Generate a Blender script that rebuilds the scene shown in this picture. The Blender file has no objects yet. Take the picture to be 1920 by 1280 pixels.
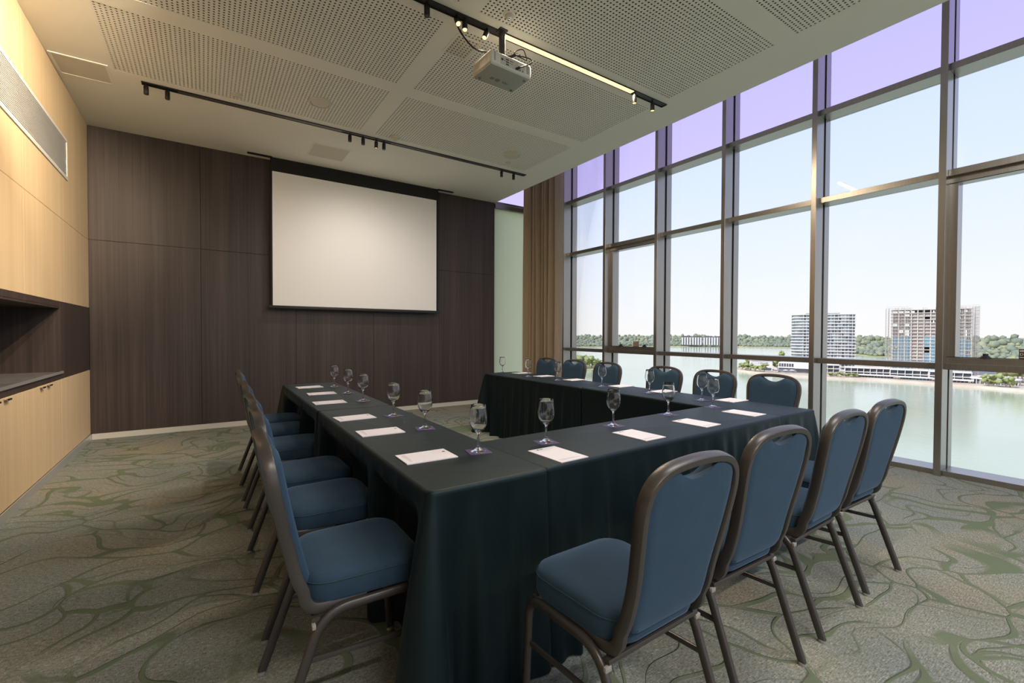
import bpy, bmesh, math, random
from mathutils import Vector, Matrix
random.seed(7)
SC = bpy.context.scene
COL = SC.collection
PI = math.pi; R = math.radians

# ------------------------------------------------------------------ camera
F_PX, YAW, PITCH, ROLL = 855.97, 0.5932, 0.0171, 0.0037
CAM = Vector((0, 0, 1.25))
fw = Vector((math.sin(YAW)*math.cos(PITCH), math.cos(YAW)*math.cos(PITCH), -math.sin(PITCH)))
rt = Vector((math.cos(YAW), -math.sin(YAW), 0)); up = rt.cross(fw)
rt, up = rt*math.cos(ROLL)+up*math.sin(ROLL), -rt*math.sin(ROLL)+up*math.cos(ROLL)
cd = bpy.data.cameras.new('camera'); cd.sensor_width = 36; cd.lens = F_PX/1920*36
cd.clip_start = 0.05; cd.clip_end = 20000
cam = bpy.data.objects.new('camera', cd); COL.objects.link(cam)
cam.matrix_world = Matrix((( rt.x, up.x, -fw.x, CAM.x), (rt.y, up.y, -fw.y, CAM.y), (rt.z, up.z, -fw.z, CAM.z), (0, 0, 0, 1)))
SC.camera = cam

# ------------------------------------------------------------------ world, sun, exposure
SC.view_settings.view_transform = 'Standard'; SC.view_settings.look = 'None'
SC.view_settings.exposure = 0.0; SC.view_settings.gamma = 1.0
SC.view_settings.use_curve_mapping = False
W = bpy.data.worlds.new('sky'); SC.world = W; W.use_nodes = True
nt = W.node_tree; nt.nodes.clear()
wo = nt.nodes.new('ShaderNodeOutputWorld'); bg = nt.nodes.new('ShaderNodeBackground')
tc = nt.nodes.new('ShaderNodeTexCoord'); sx = nt.nodes.new('ShaderNodeSeparateXYZ')
cr = nt.nodes.new('ShaderNodeValToRGB')
nt.links.new(tc.outputs['Generated'], sx.inputs[0]); nt.links.new(sx.outputs['Z'], cr.inputs[0])
els = cr.color_ramp.elements
els[0].position = 0.0; els[0].color = (.78, .765, .76, 1)
els[1].position = 1.0; els[1].color = (0.34, 0.49, 0.95, 1)
for ps, c in ((0.10, (0.715, 0.75, 0.82, 1)), (0.28, (0.60, 0.685, 0.93, 1)), (0.55, (0.47, 0.585, 0.95, 1))):
    e = els.new(ps); e.color = c
nt.links.new(cr.outputs[0], bg.inputs[0]); nt.links.new(bg.outputs[0], wo.inputs[0])
bg.inputs[1].default_value = 1.32
sd = bpy.data.lights.new('sun', 'SUN'); sd.energy = 4.6; sd.angle = math.radians(0.6); sd.color = (1.0, 0.94, 0.84)
sun = bpy.data.objects.new('sun', sd); COL.objects.link(sun)
sun.rotation_euler = Vector((0.70, -0.16, -0.70)).to_track_quat('-Z', 'Y').to_euler()
LAMP = 1.05          # overall strength of the room's lamps, visible and added ones
SC.cycles.max_bounces = 10; SC.cycles.diffuse_bounces = 4; SC.cycles.glossy_bounces = 4; SC.cycles.transmission_bounces = 9; SC.cycles.transparent_max_bounces = 12

# ------------------------------------------------------------------ room numbers
L, D, H, XC, XW = 1.10, 7.107, 3.628, 4.40, 5.397
Y0, MS = 1.238, 1.0255            # mullion centres Y0 + i*MS
YB = -3.4                         # wall behind the viewer
GX = 5.67                         # glass plane

# ------------------------------------------------------------------ helpers
def mat(name, col=(.5, .5, .5), rough=.6, metal=0.0, spec=.5, **kw):
    m = bpy.data.materials.new(name); m.use_nodes = True
    b = m.node_tree.nodes['Principled BSDF']
    b.inputs['Base Color'].default_value = (*col, 1); b.inputs['Roughness'].default_value = rough
    b.inputs['Metallic'].default_value = metal; b.inputs['Specular IOR Level'].default_value = spec
    for k, v in kw.items(): b.inputs[k.replace('_', ' ')].default_value = v
    return m
def N(m, t, **kw):
    n = m.node_tree.nodes.new('ShaderNode'+t)
    for k, v in kw.items(): setattr(n, k, v)
    return n
def lk(m, a, b): m.node_tree.links.new(a, b)
def bsdf(m): return m.node_tree.nodes['Principled BSDF']
def ramp(m, src, stops):
    r = N(m, 'ValToRGB'); lk(m, src, r.inputs[0]); e = r.color_ramp.elements
    e[0].position, e[0].color = stops[0][0], (*stops[0][1], 1)
    e[1].position, e[1].color = stops[-1][0], (*stops[-1][1], 1)
    for p_, c in stops[1:-1]:
        x = e.new(p_); x.color = (*c, 1)
    return r
def mapping(m, scale, src='Object', rot=(0, 0, 0)):
    t = N(m, 'TexCoord'); mp = N(m, 'Mapping'); mp.inputs['Scale'].default_value = scale
    mp.inputs['Rotation'].default_value = rot
    lk(m, t.outputs[src], mp.inputs[0]); return mp.outputs[0]
def noise(m, vec, scale, detail=3, rough=.5, dist=0.0):
    n = N(m, 'TexNoise'); n.inputs['Scale'].default_value = scale; n.inputs['Detail'].default_value = detail
    n.inputs['Roughness'].default_value = rough; n.inputs['Distortion'].default_value = dist
    if vec is not None: lk(m, vec, n.inputs['Vector'])
    return n
def mixc(m, fac, a, b, blend='MIX'):
    n = N(m, 'Mix', data_type='RGBA', blend_type=blend)
    for v, i in ((fac, 0), (a, 6), (b, 7)):
        if isinstance(v, (int, float)): n.inputs[i].default_value = v
        elif isinstance(v, tuple): n.inputs[i].default_value = (*v, 1)
        else: lk(m, v, n.inputs[i])
    return n.outputs[2]
def mth(m, op, a, b=None, clamp=False):
    n = N(m, 'Math', operation=op, use_clamp=clamp)
    for i, v in enumerate((a, b)):
        if v is None: continue
        if isinstance(v, (int, float)): n.inputs[i].default_value = v
        else: lk(m, v, n.inputs[i])
    return n.outputs[0]
def bump(m, h, strength=.3, dist=.01):
    b = N(m, 'Bump'); b.inputs['Strength'].default_value = strength; b.inputs['Distance'].default_value = dist
    lk(m, h, b.inputs['Height']); lk(m, b.outputs[0], bsdf(m).inputs['Normal'])

def tag(o, label=None, cat=None, group=None, kind=None):
    if label: o['label'] = label
    if cat: o['category'] = cat
    if group: o['group'] = group
    if kind: o['kind'] = kind
    return o
def empty(name, loc=(0, 0, 0), rz=0, label=None, cat=None, group=None, kind=None):
    o = bpy.data.objects.new(name, None); COL.objects.link(o); o.empty_display_size = .05
    o.location = loc; o.rotation_euler = (0, 0, rz)
    return tag(o, label, cat, group, kind)
def link(name, me, parent=None, loc=None, rz=None):
    o = bpy.data.objects.new(name, me); COL.objects.link(o)
    if parent: o.parent = parent
    if loc is not None: o.location = loc
    if rz is not None: o.rotation_euler = (0, 0, rz)
    return o
def mesh(bm, name, m, smooth=None):
    me = bpy.data.meshes.new(name)
    bmesh.ops.recalc_face_normals(bm, faces=bm.faces)
    if smooth is not None:
        for f in bm.faces: f.smooth = True
        for e in bm.edges:
            if len(e.link_faces) == 2 and e.calc_face_angle(0) > math.radians(smooth): e.smooth = False
    bm.to_mesh(me); bm.free()
    for x in (m if isinstance(m, (list, tuple)) else [m]): me.materials.append(x)
    return me
def obj(name, bm, m, parent=None, loc=None, rz=None, smooth=None):
    return link(name, mesh(bm, name, m, smooth), parent, loc, rz)
def B(): return bmesh.new()
def box(bm, x0, x1, y0, y1, z0, z1, bev=0, seg=1, mi=0):
    vs = [bm.verts.new((x, y, z)) for z in (z0, z1) for y in (y0, y1) for x in (x0, x1)]
    fs = [bm.faces.new([vs[i] for i in q]) for q in ((0, 2, 3, 1), (4, 5, 7, 6), (0, 1, 5, 4), (2, 6, 7, 3), (0, 4, 6, 2), (1, 3, 7, 5))]
    for f in fs: f.material_index = mi
    if bev:
        bmesh.ops.bevel(bm, geom=list({e for f in fs for e in f.edges}), offset=bev, segments=seg, affect='EDGES', profile=.5)
    return vs
def bx(name, m, x0, x1, y0, y1, z0, z1, parent=None, bev=0, seg=1):
    b = B(); box(b, x0, x1, y0, y1, z0, z1, bev, seg)
    return obj(name, b, m, parent, smooth=40 if bev and seg > 1 else None)
def cyl(bm, c, r, h, n=20, r2=None, axis='Z'):
    r2 = r if r2 is None else r2
    a = []; t = []
    for i in range(n):
        w = 2*PI*i/n; cs, s = math.cos(w), math.sin(w)
        def P(rr, k):
            if axis == 'Z': return (c[0]+rr*cs, c[1]+rr*s, c[2]+k)
            if axis == 'Y': return (c[0]+rr*cs, c[1]+k, c[2]+rr*s)
            return (c[0]+k, c[1]+rr*cs, c[2]+rr*s)
        a.append(bm.verts.new(P(r, 0))); t.append(bm.verts.new(P(r2, h)))
    bm.faces.new(a[::-1]); bm.faces.new(t)
    for i in range(n): bm.faces.new((a[i], a[(i+1) % n], t[(i+1) % n], t[i]))
def lathe(bm, prof, n=32, c=(0, 0, 0), closed=False):
    rings = []
    for r, z in prof:
        if r < 1e-6: rings.append([bm.verts.new((c[0], c[1], c[2]+z))])
        else: rings.append([bm.verts.new((c[0]+r*math.cos(2*PI*i/n), c[1]+r*math.sin(2*PI*i/n), c[2]+z)) for i in range(n)])
    pairs = list(zip(rings, rings[1:]))
    if closed: pairs.append((rings[-1], rings[0]))
    for a, b in pairs:
        for i in range(n):
            j = (i+1) % n
            if len(a) == 1 and len(b) == 1: continue
            if len(a) == 1: bm.faces.new((a[0], b[i], b[j]))
            elif len(b) == 1: bm.faces.new((a[i], a[j], b[0]))
            else: bm.faces.new((a[i], a[j], b[j], b[i]))
def smooth_path(pts, sub=6, closed=False):
    P = [Vector(p) for p in pts]; out = []
    n = len(P); rng = range(n) if closed else range(n-1)
    for i in rng:
        p0 = P[(i-1) % n] if closed or i > 0 else P[i]*2-P[i+1]
        p1, p2 = P[i], P[(i+1) % n]
        p3 = P[(i+2) % n] if closed or i+2 < n else p2*2-p1
        for k in range(sub):
            t = k/sub
            out.append(.5*((2*p1)+(p2-p0)*t+(2*p0-5*p1+4*p2-p3)*t*t+(3*p1-p0-3*p2+p3)*t*t*t))
    if not closed: out.append(P[-1])
    return out
def fillet(pts, r, seg=6):
    """poly-line with rounded corners"""
    P = [Vector(p) for p in pts]; out = [P[0]]
    for i in range(1, len(P)-1):
        a = (P[i-1]-P[i]); b = (P[i+1]-P[i]); rr = min(r, a.length*.49, b.length*.49)
        a = P[i]+a.normalized()*rr; b = P[i]+b.normalized()*rr
        for k in range(seg+1):
            t = k/seg; out.append(a*(1-t)**2+P[i]*2*t*(1-t)+b*t*t)
    out.append(P[-1]); return out
def tube(bm, pts, ra, rb=None, n=10, up=(1, 0, 0), closed=False, power=2.0, cap=True):
    """sweep a (super)ellipse: ra along `up`, rb across it"""
    rb = ra if rb is None else rb; U = Vector(up); P = [Vector(p) for p in pts]; rings = []
    k = len(P)
    for i, p in enumerate(P):
        t = (P[(i+1) % k]-P[i-1]) if closed else (P[min(i+1, k-1)]-P[max(i-1, 0)])
        t.normalize()
        a = U-t*U.dot(t)
        if a.length < 1e-4: a = Vector((0, 0, 1)).cross(t)
        a.normalize(); b = t.cross(a)
        rg = []
        for j in range(n):
            w = 2*PI*j/n; c, s = math.cos(w), math.sin(w)
            c = math.copysign(abs(c)**(2/power), c); s = math.copysign(abs(s)**(2/power), s)
            rg.append(bm.verts.new(p+a*ra*c+b*rb*s))
        rings.append(rg)
    for i in range(k if closed else k-1):
        A, Bq = rings[i], rings[(i+1) % k]
        for j in range(n): bm.faces.new((A[j], A[(j+1) % n], Bq[(j+1) % n], Bq[j]))
    if cap and not closed:
        bm.faces.new(rings[0][::-1]); bm.faces.new(rings[-1])
def copy_tree(o, parent=None):
    c = o.copy(); COL.objects.link(c); c.parent = parent
    for ch in o.children: copy_tree(ch, c)
    return c
ORD = ['first', 'second', 'third', 'fourth', 'fifth', 'sixth', 'seventh', 'eighth', 'ninth', 'tenth']

# ------------------------------------------------------------------ materials
def wood(name, dark, mid, light, rough, axis_scale, grain=60, spec=.4):
    m = mat(name, mid, rough, spec=spec)
    v = mapping(m, axis_scale)
    n1 = noise(m, v, grain, 4, .6); n2 = noise(m, v, grain*.16, 2, .5)
    f = mth(m, 'ADD', mth(m, 'MULTIPLY', n1.outputs[0], .62), mth(m, 'MULTIPLY', n2.outputs[0], .38))
    r = ramp(m, f, [(.30, dark), (.5, mid), (.70, light)])
    lk(m, r.outputs[0], bsdf(m).inputs['Base Color']); bump(m, n1.outputs[0], .05, .002)
    return m
M_OAK = wood('oak_veneer', (.60, .445, .27), (.68, .515, .325), (.74, .575, .38), .5, (1, 1, .012))
M_WENGE = wood('wenge_veneer', (.028, .019, .017), (.051, .036, .033), (.084, .061, .056), .46, (1, 1, .012), 55, .5)
M_BACKING = mat('shadow_gap', (.012, .010, .009), .8)
M_WHITE = mat('ceiling_paint', (.72, .70, .62), .75)
def white_mottle(m):
    n = noise(m, mapping(m, (1, 1, 1)), .7, 2); r = ramp(m, n.outputs[0], [(.3, (.86, .84, .765)), (.7, (.88, .865, .79))])
    lk(m, r.outputs[0], bsdf(m).inputs['Base Color'])
white_mottle(M_WHITE)
M_VOID = mat('plenum_black', (.02, .02, .018), .9)
M_HATCH = mat('hatch_paint', (.66, .63, .54), .7)
M_PLASTIC = mat('cream_plastic', (.66, .62, .51), .5)
M_BLACK = mat('black_metal', (.012, .012, .013), .45)
M_BLACKF = mat('black_screen_fabric', (.010, .010, .010), .8)
M_DIFF_OFF = mat('unlit_diffuser', (.10, .09, .085), .4)
M_SCREEN = mat('screen_white', (.90, .885, .875), .7)
M_ALU = mat('brushed_aluminium', (.62, .64, .68), .35, .7)
M_BASE = mat('pale_baseboard', (.62, .60, .55), .45)
M_STONE = mat('grey_stone', (.16, .155, .165), .3)
def stone(m):
    n = noise(m, mapping(m, (1, 1, 1)), 9, 6, .65); r = ramp(m, n.outputs[0], [(.3, (.11, .105, .115)), (.7, (.22, .215, .225))])
    lk(m, r.outputs[0], bsdf(m).inputs['Base Color'])
stone(M_STONE)
M_CHROME = mat('chrome', (.75, .75, .76), .12, 1.0)
M_BRONZE = mat('bronze_anodised_frame', (.42, .38, .34), .30, .85)
def brz(m):
    n = noise(m, mapping(m, (30, 30, .4)), 6, 2); r = ramp(m, n.outputs[0], [(.3, (.305, .285, .265)), (.7, (.35, .33, .31))])
    lk(m, r.outputs[0], bsdf(m).inputs['Base Color'])
brz(M_BRONZE)
M_BRONZE_LIT = mat('bronze_lit_side', (.56, .50, .43), .38, .35)  # lighter copy of the bronze for light on mullion sides, unused
M_GASKET = mat('black_gasket', (.012, .012, .014), .6)
def glass_pane(name, tint, refl=.04):
    m = bpy.data.materials.new(name); m.use_nodes = True; t = m.node_tree; t.nodes.clear()
    o = N(m, 'OutputMaterial'); tr = N(m, 'BsdfTransparent'); gl = N(m, 'BsdfGlossy'); mx = N(m, 'MixShader'); fr = N(m, 'Fresnel')
    tr.inputs[0].default_value = (*tint, 1); gl.inputs['Roughness'].default_value = .02; fr.inputs[0].default_value = 1.35
    n = noise(m, mapping(m, (1, 1, .12)), 5, 2)
    lk(m, mth(m, 'MULTIPLY', fr.outputs[0], mth(m, 'ADD', mth(m, 'MULTIPLY', n.outputs[0], .15), .25)), mx.inputs[0])
    lk(m, tr.outputs[0], mx.inputs[1]); lk(m, gl.outputs[0], mx.inputs[2]); lk(m, mx.outputs[0], o.inputs[0])
    return m
M_PANE = glass_pane('clear_pane', (.99, .995, .995))
M_PURPLE = glass_pane('purple_pane', (.955, .845, .985))
M_FROST = mat('frosted_green_glass', (.60, .66, .56), .16, spec=.7)
def frost(m):
    t = m.node_tree; o = t.nodes['Material Output']; tl = N(m, 'BsdfTranslucent'); tl.inputs[0].default_value = (.90, .90, .74, 1); mx = N(m, 'MixShader'); mx.inputs[0].default_value = .72
    n = noise(m, mapping(m, (1, 1, 1)), 400, 1); bump(m, n.outputs[0], .02, .001)
    lk(m, bsdf(m).outputs[0], mx.inputs[1]); lk(m, tl.outputs[0], mx.inputs[2]); lk(m, mx.outputs[0], o.inputs[0])
frost(M_FROST)
M_CURT = mat('taupe_curtain', (.27, .205, .135), .85, Sheen_Weight=.25)
def curt(m):
    n = noise(m, mapping(m, (40, 40, 2)), 12, 3); r = ramp(m, n.outputs[0], [(.3, (.58, .46, .32)), (.7, (.66, .53, .38))])
    lk(m, r.outputs[0], bsdf(m).inputs['Base Color'])
    bsdf(m).inputs['Transmission Weight'].default_value = 0.0
curt(M_CURT)
M_CLOTH = mat('black_green_tablecloth', (.008, .014, .016), .5, spec=.38, Specular_Tint=(.55, .85, 1, 1), Sheen_Weight=.03, Sheen_Roughness=.35, Sheen_Tint=(.6, .9, 1, 1))
def cloth_tex(m):
    v = mapping(m, (1, 1, 1)); n = noise(m, v, 420, 2); n2 = noise(m, v, 3, 3)
    r = ramp(m, n2.outputs[0], [(.3, (.0020, .0046, .0060)), (.7, (.0038, .0078, .0098))])
    lk(m, r.outputs[0], bsdf(m).inputs['Base Color'])
    bump(m, mth(m, 'ADD', mth(m, 'MULTIPLY', n.outputs[0], .15), mth(m, 'MULTIPLY', noise(m, mapping(m, (1, 2.2, 1)), 9, 2).outputs[0], 1.0)), .10, .012)
cloth_tex(M_CLOTH)
M_TABLE = mat('table_laminate', (.10, .085, .07), .5)
M_FAB = mat('teal_blue_fabric', (.030, .075, .110), .8, spec=.25, Sheen_Weight=.25, Sheen_Roughness=.4, Sheen_Tint=(.4, .62, 1, 1))
def fab(m):
    v = mapping(m, (1, 1, 1)); n = noise(m, v, 650, 2, .7); n2 = noise(m, v, 16, 3)
    r = ramp(m, mth(m, 'ADD', mth(m, 'MULTIPLY', n.outputs[0], .7), mth(m, 'MULTIPLY', n2.outputs[0], .3)), [(.3, (.016, .040, .074)), (.7, (.028, .062, .110))])
    lk(m, r.outputs[0], bsdf(m).inputs['Base Color']); bump(m, n.outputs[0], .25, .0015)
fab(M_FAB)
M_PIPE = mat('dark_teal_piping', (.018, .044, .064), .8)
M_FRAME = mat('bronze_brown_chair_frame', (.080, .074, .075), .36, .5)
M_LEG = mat('dark_chair_leg', (.055, .047, .044), .36, .5)
M_GLIDE = mat('clear_plastic_glide', (.30, .30, .29), .2)
def solid_glass(name):
    m = bpy.data.materials.new(name); m.use_nodes = True; t = m.node_tree; t.nodes.clear()
    o = N(m, 'OutputMaterial'); g = N(m, 'BsdfGlass'); g.inputs['IOR'].default_value = 1.46; g.inputs['Roughness'].default_value = 0.0
    n = noise(m, mapping(m, (1, 1, 1)), 4, 1); r = ramp(m, n.outputs[0], [(0, (.985, .99, .99)), (1, (1, 1, 1))])
    lk(m, r.outputs[0], g.inputs[0]); lk(m, g.outputs[0], o.inputs[0]); return m
M_GLASS = solid_glass('stemware_glass')
M_PAPER = mat('white_paper', (.78, .76, .85), .6)
M_INK = mat('purple_ink', (.035, .02, .055), .6)
M_INKL = mat('pale_print', (.52, .49, .58), .6)
M_COAST = mat('purple_card_coaster', (.075, .045, .15), .5)
M_COASTW = mat('white_coaster_edge', (.72, .70, .78), .5)
M_PROJ = mat('projector_white', (.60, .60, .56), .4)
M_PROJB = mat('projector_underside', (.42, .44, .40), .45)
M_PROJG = mat('projector_grey_vent', (.22, .22, .21), .5)
def emis(name, col, st):
    m = mat(name, col, .4); b = bsdf(m); b.inputs['Emission Color'].default_value = (*col, 1); b.inputs['Emission Strength'].default_value = st; return m
M_LED = emis('warm_led_diffuser', (1.0, .64, .30), 1.9)
M_BULB = emis('amber_lamp_lens', (1.0, .50, .13), 6.0)
# carpet: woven beige/blue tweed with a raised green vein network
M_CARPET = mat('vein_carpet', (.2, .2, .15), .95, spec=.1)
def carpet(m):
    v = mapping(m, (1, 1, 1))
    wn = noise(m, v, 1.7, 1, .4)
    sub = N(m, 'VectorMath', operation='SUBTRACT'); lk(m, wn.outputs['Color'], sub.inputs[0]); sub.inputs[1].default_value = (.5, .5, .5)
    sc = N(m, 'VectorMath', operation='SCALE'); lk(m, sub.outputs[0], sc.inputs[0]); sc.inputs['Scale'].default_value = 1.0
    ad = N(m, 'VectorMath', operation='ADD'); lk(m, v, ad.inputs[0]); lk(m, sc.outputs[0], ad.inputs[1])
    mp = N(m, 'Mapping'); mp.inputs['Scale'].default_value = (2.3, 4.0, 0); mp.inputs['Rotation'].default_value = (0, 0, .15); lk(m, ad.outputs[0], mp.inputs[0])
    vo = N(m, 'TexVoronoi', feature='DISTANCE_TO_EDGE'); vo.inputs['Scale'].default_value = 1.0; lk(m, mp.outputs[0], vo.inputs['Vector'])
    wd = noise(m, v, 2.3, 2)
    width = mth(m, 'ADD', mth(m, 'MULTIPLY', mth(m, 'POWER', wd.outputs[0], 3.0), .14), .007)
    vein = mth(m, 'SUBTRACT', 1.0, mth(m, 'DIVIDE', mth(m, 'SUBTRACT', vo.outputs['Distance'], width), .018), True)
    # break some lines up
    gap = noise(m, v, 1.9, 2); vein = mth(m, 'MULTIPLY', vein, mth(m, 'MULTIPLY', mth(m, 'SUBTRACT', gap.outputs[0], .34), 9.0, True), True)
    vo2 = N(m, 'TexVoronoi', feature='DISTANCE_TO_EDGE'); mp2 = N(m, 'Mapping'); mp2.inputs['Scale'].default_value = (1.5, 3.3, 0); mp2.inputs['Rotation'].default_value = (0, 0, -.45); mp2.inputs['Location'].default_value = (3.3, 1.7, 0); lk(m, ad.outputs[0], mp2.inputs[0]); lk(m, mp2.outputs[0], vo2.inputs['Vector']); vo2.inputs['Scale'].default_value = 1.0
    thin = mth(m, 'SUBTRACT', 1.0, mth(m, 'DIVIDE', mth(m, 'SUBTRACT', vo2.outputs['Distance'], .006), .014), True)
    g2 = noise(m, v, 1.3, 2); thin = mth(m, 'MULTIPLY', thin, mth(m, 'MULTIPLY', mth(m, 'SUBTRACT', g2.outputs[0], .45), 8.0, True), True)
    vein = mth(m, 'MAXIMUM', vein, thin)
    # weave
    w1 = noise(m, mapping(m, (45, 200, 1)), 1.0, 2, .75); w2 = noise(m, mapping(m, (200, 60, 1)), 1.0, 2, .75)
    wf = mth(m, 'ADD', mth(m, 'MULTIPLY', w1.outputs[0], .6), mth(m, 'MULTIPLY', w2.outputs[0], .4))
    tweed = ramp(m, wf, [(.36, (.09, .09, .07)), (.46, (.22, .225, .20)), (.54, (.23, .26, .265)), (.64, (.47, .43, .37))])
    pn = noise(m, v, 1.1, 3); big = ramp(m, pn.outputs[0], [(.36, (.88, .95, .98)), (.5, (1, 1, .97)), (.64, (1.12, 1.0, .84))])
    base = mixc(m, 1.0, tweed.outputs[0], big.outputs[0], 'MULTIPLY')
    gr = noise(m, v, 500, 2); green = ramp(m, gr.outputs[0], [(.3, (.105, .135, .090)), (.7, (.175, .212, .145))])
    colr = mixc(m, vein, base, green.outputs[0])
    halo = noise(m, v, 3.3, 2); colr = mixc(m, mth(m, 'MULTIPLY', mth(m, 'SUBTRACT', halo.outputs[0], .52), .9, True), colr, (.19, .21, .145))
    lk(m, colr, bsdf(m).inputs['Base Color'])
    bump(m, mth(m, 'ADD', mth(m, 'MULTIPLY', vein, 1.0), mth(m, 'ADD', mth(m, 'MULTIPLY', wf, .35), mth(m, 'MULTIPLY', gr.outputs[0], .15))), .8, .006)
carpet(M_CARPET)
# outdoors
M_WATER = mat('lake_water', (.20, .25, .16), .12, spec=.5)
def water(m):
    v = mapping(m, (1, 1, 1)); n = noise(m, v, .35, 4, .6); n2 = noise(m, mapping(m, (.01, .02, .01)), 1.0, 3)
    r = ramp(m, n2.outputs[0], [(.3, (.37, .42, .26)), (.7, (.43, .49, .36))]); lk(m, r.outputs[0], bsdf(m).inputs['Base Color'])
    bump(m, n.outputs[0], .25, .25)
water(M_WATER)
def leafy(name, a, b, c, sc):
    m = mat(name, b, .8, spec=.15); v = mapping(m, (1, 1, 1)); n = noise(m, v, sc, 4, .65); n2 = noise(m, v, sc*.12, 2)
    f = mth(m, 'ADD', mth(m, 'MULTIPLY', n.outputs[0], .55), mth(m, 'MULTIPLY', n2.outputs[0], .45))
    r = ramp(m, f, [(.32, a), (.5, b), (.66, c)]); lk(m, r.outputs[0], bsdf(m).inputs['Base Color']); bump(m, n.outputs[0], .6, 1.0); return m
M_FOREST = leafy('hazed_forest_canopy', (.13, .165, .135), (.215, .245, .18), (.33, .34, .21), .05)  # paler, greyer greens carry the distance haze in the colour
M_LEAF = leafy('park_tree_leaves', (.17, .21, .10), (.32, .35, .15), (.52, .50, .22), .35)
M_BARK = mat('grey_bark', (.16, .13, .10), .9)
def ground(name, a, b, sc):
    m = mat(name, a, .9, spec=.1); n = noise(m, mapping(m, (1, 1, 1)), sc, 4, .6); r = ramp(m, n.outputs[0], [(.35, a), (.65, b)]); lk(m, r.outputs[0], bsdf(m).inputs['Base Color']); return m
M_EARTH = ground('island_earth', (.46, .36, .27), (.58, .52, .42), .05)
M_SHOREL = ground('far_land', (.24, .25, .13), (.42, .40, .20), .01)
M_CONC = ground('pale_concrete', (.55, .52, .48), (.63, .60, .56), .2)
M_WWALL = ground('white_render', (.70, .68, .66), (.76, .74, .72), .1)
M_GLZ = ground('grey_blue_glazing', (.16, .19, .21), (.34, .38, .40), .12)
M_GLZD = ground('dark_glazing', (.06, .065, .075), (.14, .15, .17), .15)
M_BLUE = ground('blue_wrapped_glazing', (.13, .26, .36), (.24, .40, .48), .1)
M_BRICK = ground('brown_block_infill', (.34, .29, .27), (.46, .41, .38), .3)
M_SCAF = mat('scaffold_steel', (.42, .38, .36), .5, .3)
M_SLATE = ground('slate_cladding', (.14, .14, .16), (.22, .22, .25), .2)

# ------------------------------------------------------------------ the room shell
def S(o, label, cat): return tag(o, label, cat, kind='structure')
S(bx('floor', M_CARPET, -L-.5, GX+.1, YB, D+.2, -.12, 0), 'patterned green and beige carpet floor with raised vein lines', 'floor')
# left wall: backing slab with an open niche, oak panels as pieces
WX = -L                                       # finished face of the left wall
NI0, NI1, NZ0, NZ1 = 1.6, 5.815, .865, 1.483  # niche opening (Y, Z)
b = B()
box(b, WX-.9, WX-.02, YB, NI0, 0, H+.3); box(b, WX-.9, WX-.02, NI1, D+.2, 0, H+.3)
box(b, WX-.9, WX-.02, NI0, NI1, 0, NZ0-.02); box(b, WX-.9, WX-.02, NI0, NI1, NZ1, H+.3)
box(b, WX-.9, WX-.55, NI0, NI1, NZ0-.02, NZ1)
wl = S(obj('wall_left', b, M_BACKING), 'oak veneer panelled wall with a dark recessed serving niche', 'wall')
GAP = .003
def panel(name, m, parent, ax, pos, a0, a1, z0, z1, th=.02, g=GAP):
    """flat wall panel whose face is at pos; ax 'x' = lies in a plane of constant X"""
    b = B()
    if ax == 'x': box(b, pos-th, pos, a0+g/2, a1-g/2, z0+g/2, z1-g/2, .0012)
    else: box(b, a0+g/2, a1-g/2, pos, pos+th, z0+g/2, z1-g/2, .0012)
    return obj(name, b, m, parent)
GR0, GR1, GZ0, GZ1 = 2.35, 6.14, 2.725, 3.115     # grille outline
ys = [YB, -.30, .73, 1.755, 2.78, 3.80, 4.823, D]
for a0, a1 in zip(ys, ys[1:]):
    panel('oak_panel', M_OAK, wl, 'x', WX, a0, a1, 1.53, 2.31)
    if a1 <= GR0 or a0 >= GR1: panel('oak_panel', M_OAK, wl, 'x', WX, a0, a1, 2.31, H)
    else:
        b = B(); g = GAP/2
        box(b, WX-.02, WX, a0+g, a1-g, 2.31+g, GZ0+.012); box(b, WX-.02, WX, a0+g, a1-g, GZ1-.012, H-g)
        if a0 < GR0: box(b, WX-.02, WX, a0+g, GR0+.012, GZ0+.012, GZ1-.012)
        if a1 > GR1: box(b, WX-.02, WX, GR1-.012, a1-g, GZ0+.012, GZ1-.012)
        obj('oak_panel', b, M_OAK, wl)
# dark band round the niche
panel('dark_band_panel', M_WENGE, wl, 'x', WX, NI1, D, .817, 1.53)
panel('dark_band_panel', M_WENGE, wl, 'x', WX, YB, NI0, .817, 1.53)
panel('dark_band_panel', M_WENGE, wl, 'x', WX, NI0, NI1, NZ1, 1.53, g=0)
panel('dark_band_panel', M_WENGE, wl, 'x', WX, NI0, NI1, .817, NZ0, g=0)
bx('niche_back', M_WENGE, WX-.55, WX-.535, NI0, NI1, NZ0, NZ1, wl)
bx('niche_end', M_WENGE, WX-.535, WX-.004, NI1-.014, NI1-.001, NZ0, NZ1, wl)
bx('niche_end', M_WENGE, WX-.535, WX-.004, NI0+.001, NI0+.014, NZ0, NZ1, wl)
bx('niche_soffit', M_WENGE, WX-.535, WX-.002, NI0+.014, NI1-.014, NZ1-.016, NZ1-.001, wl)
ct = empty('stone_counter', (WX, 3.7, NZ0), label='grey stone counter with a bright metal nosing inside the wall niche', cat='counter')
bx('slab', M_STONE, -.53, -.002, NI0-3.7+.02, NI1-3.7-.016, .0005, .018, ct)
bx('nosing', M_ALU, .0005, .012, NI0-3.7, NI1-3.7+.05, .002, .022, ct)
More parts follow.
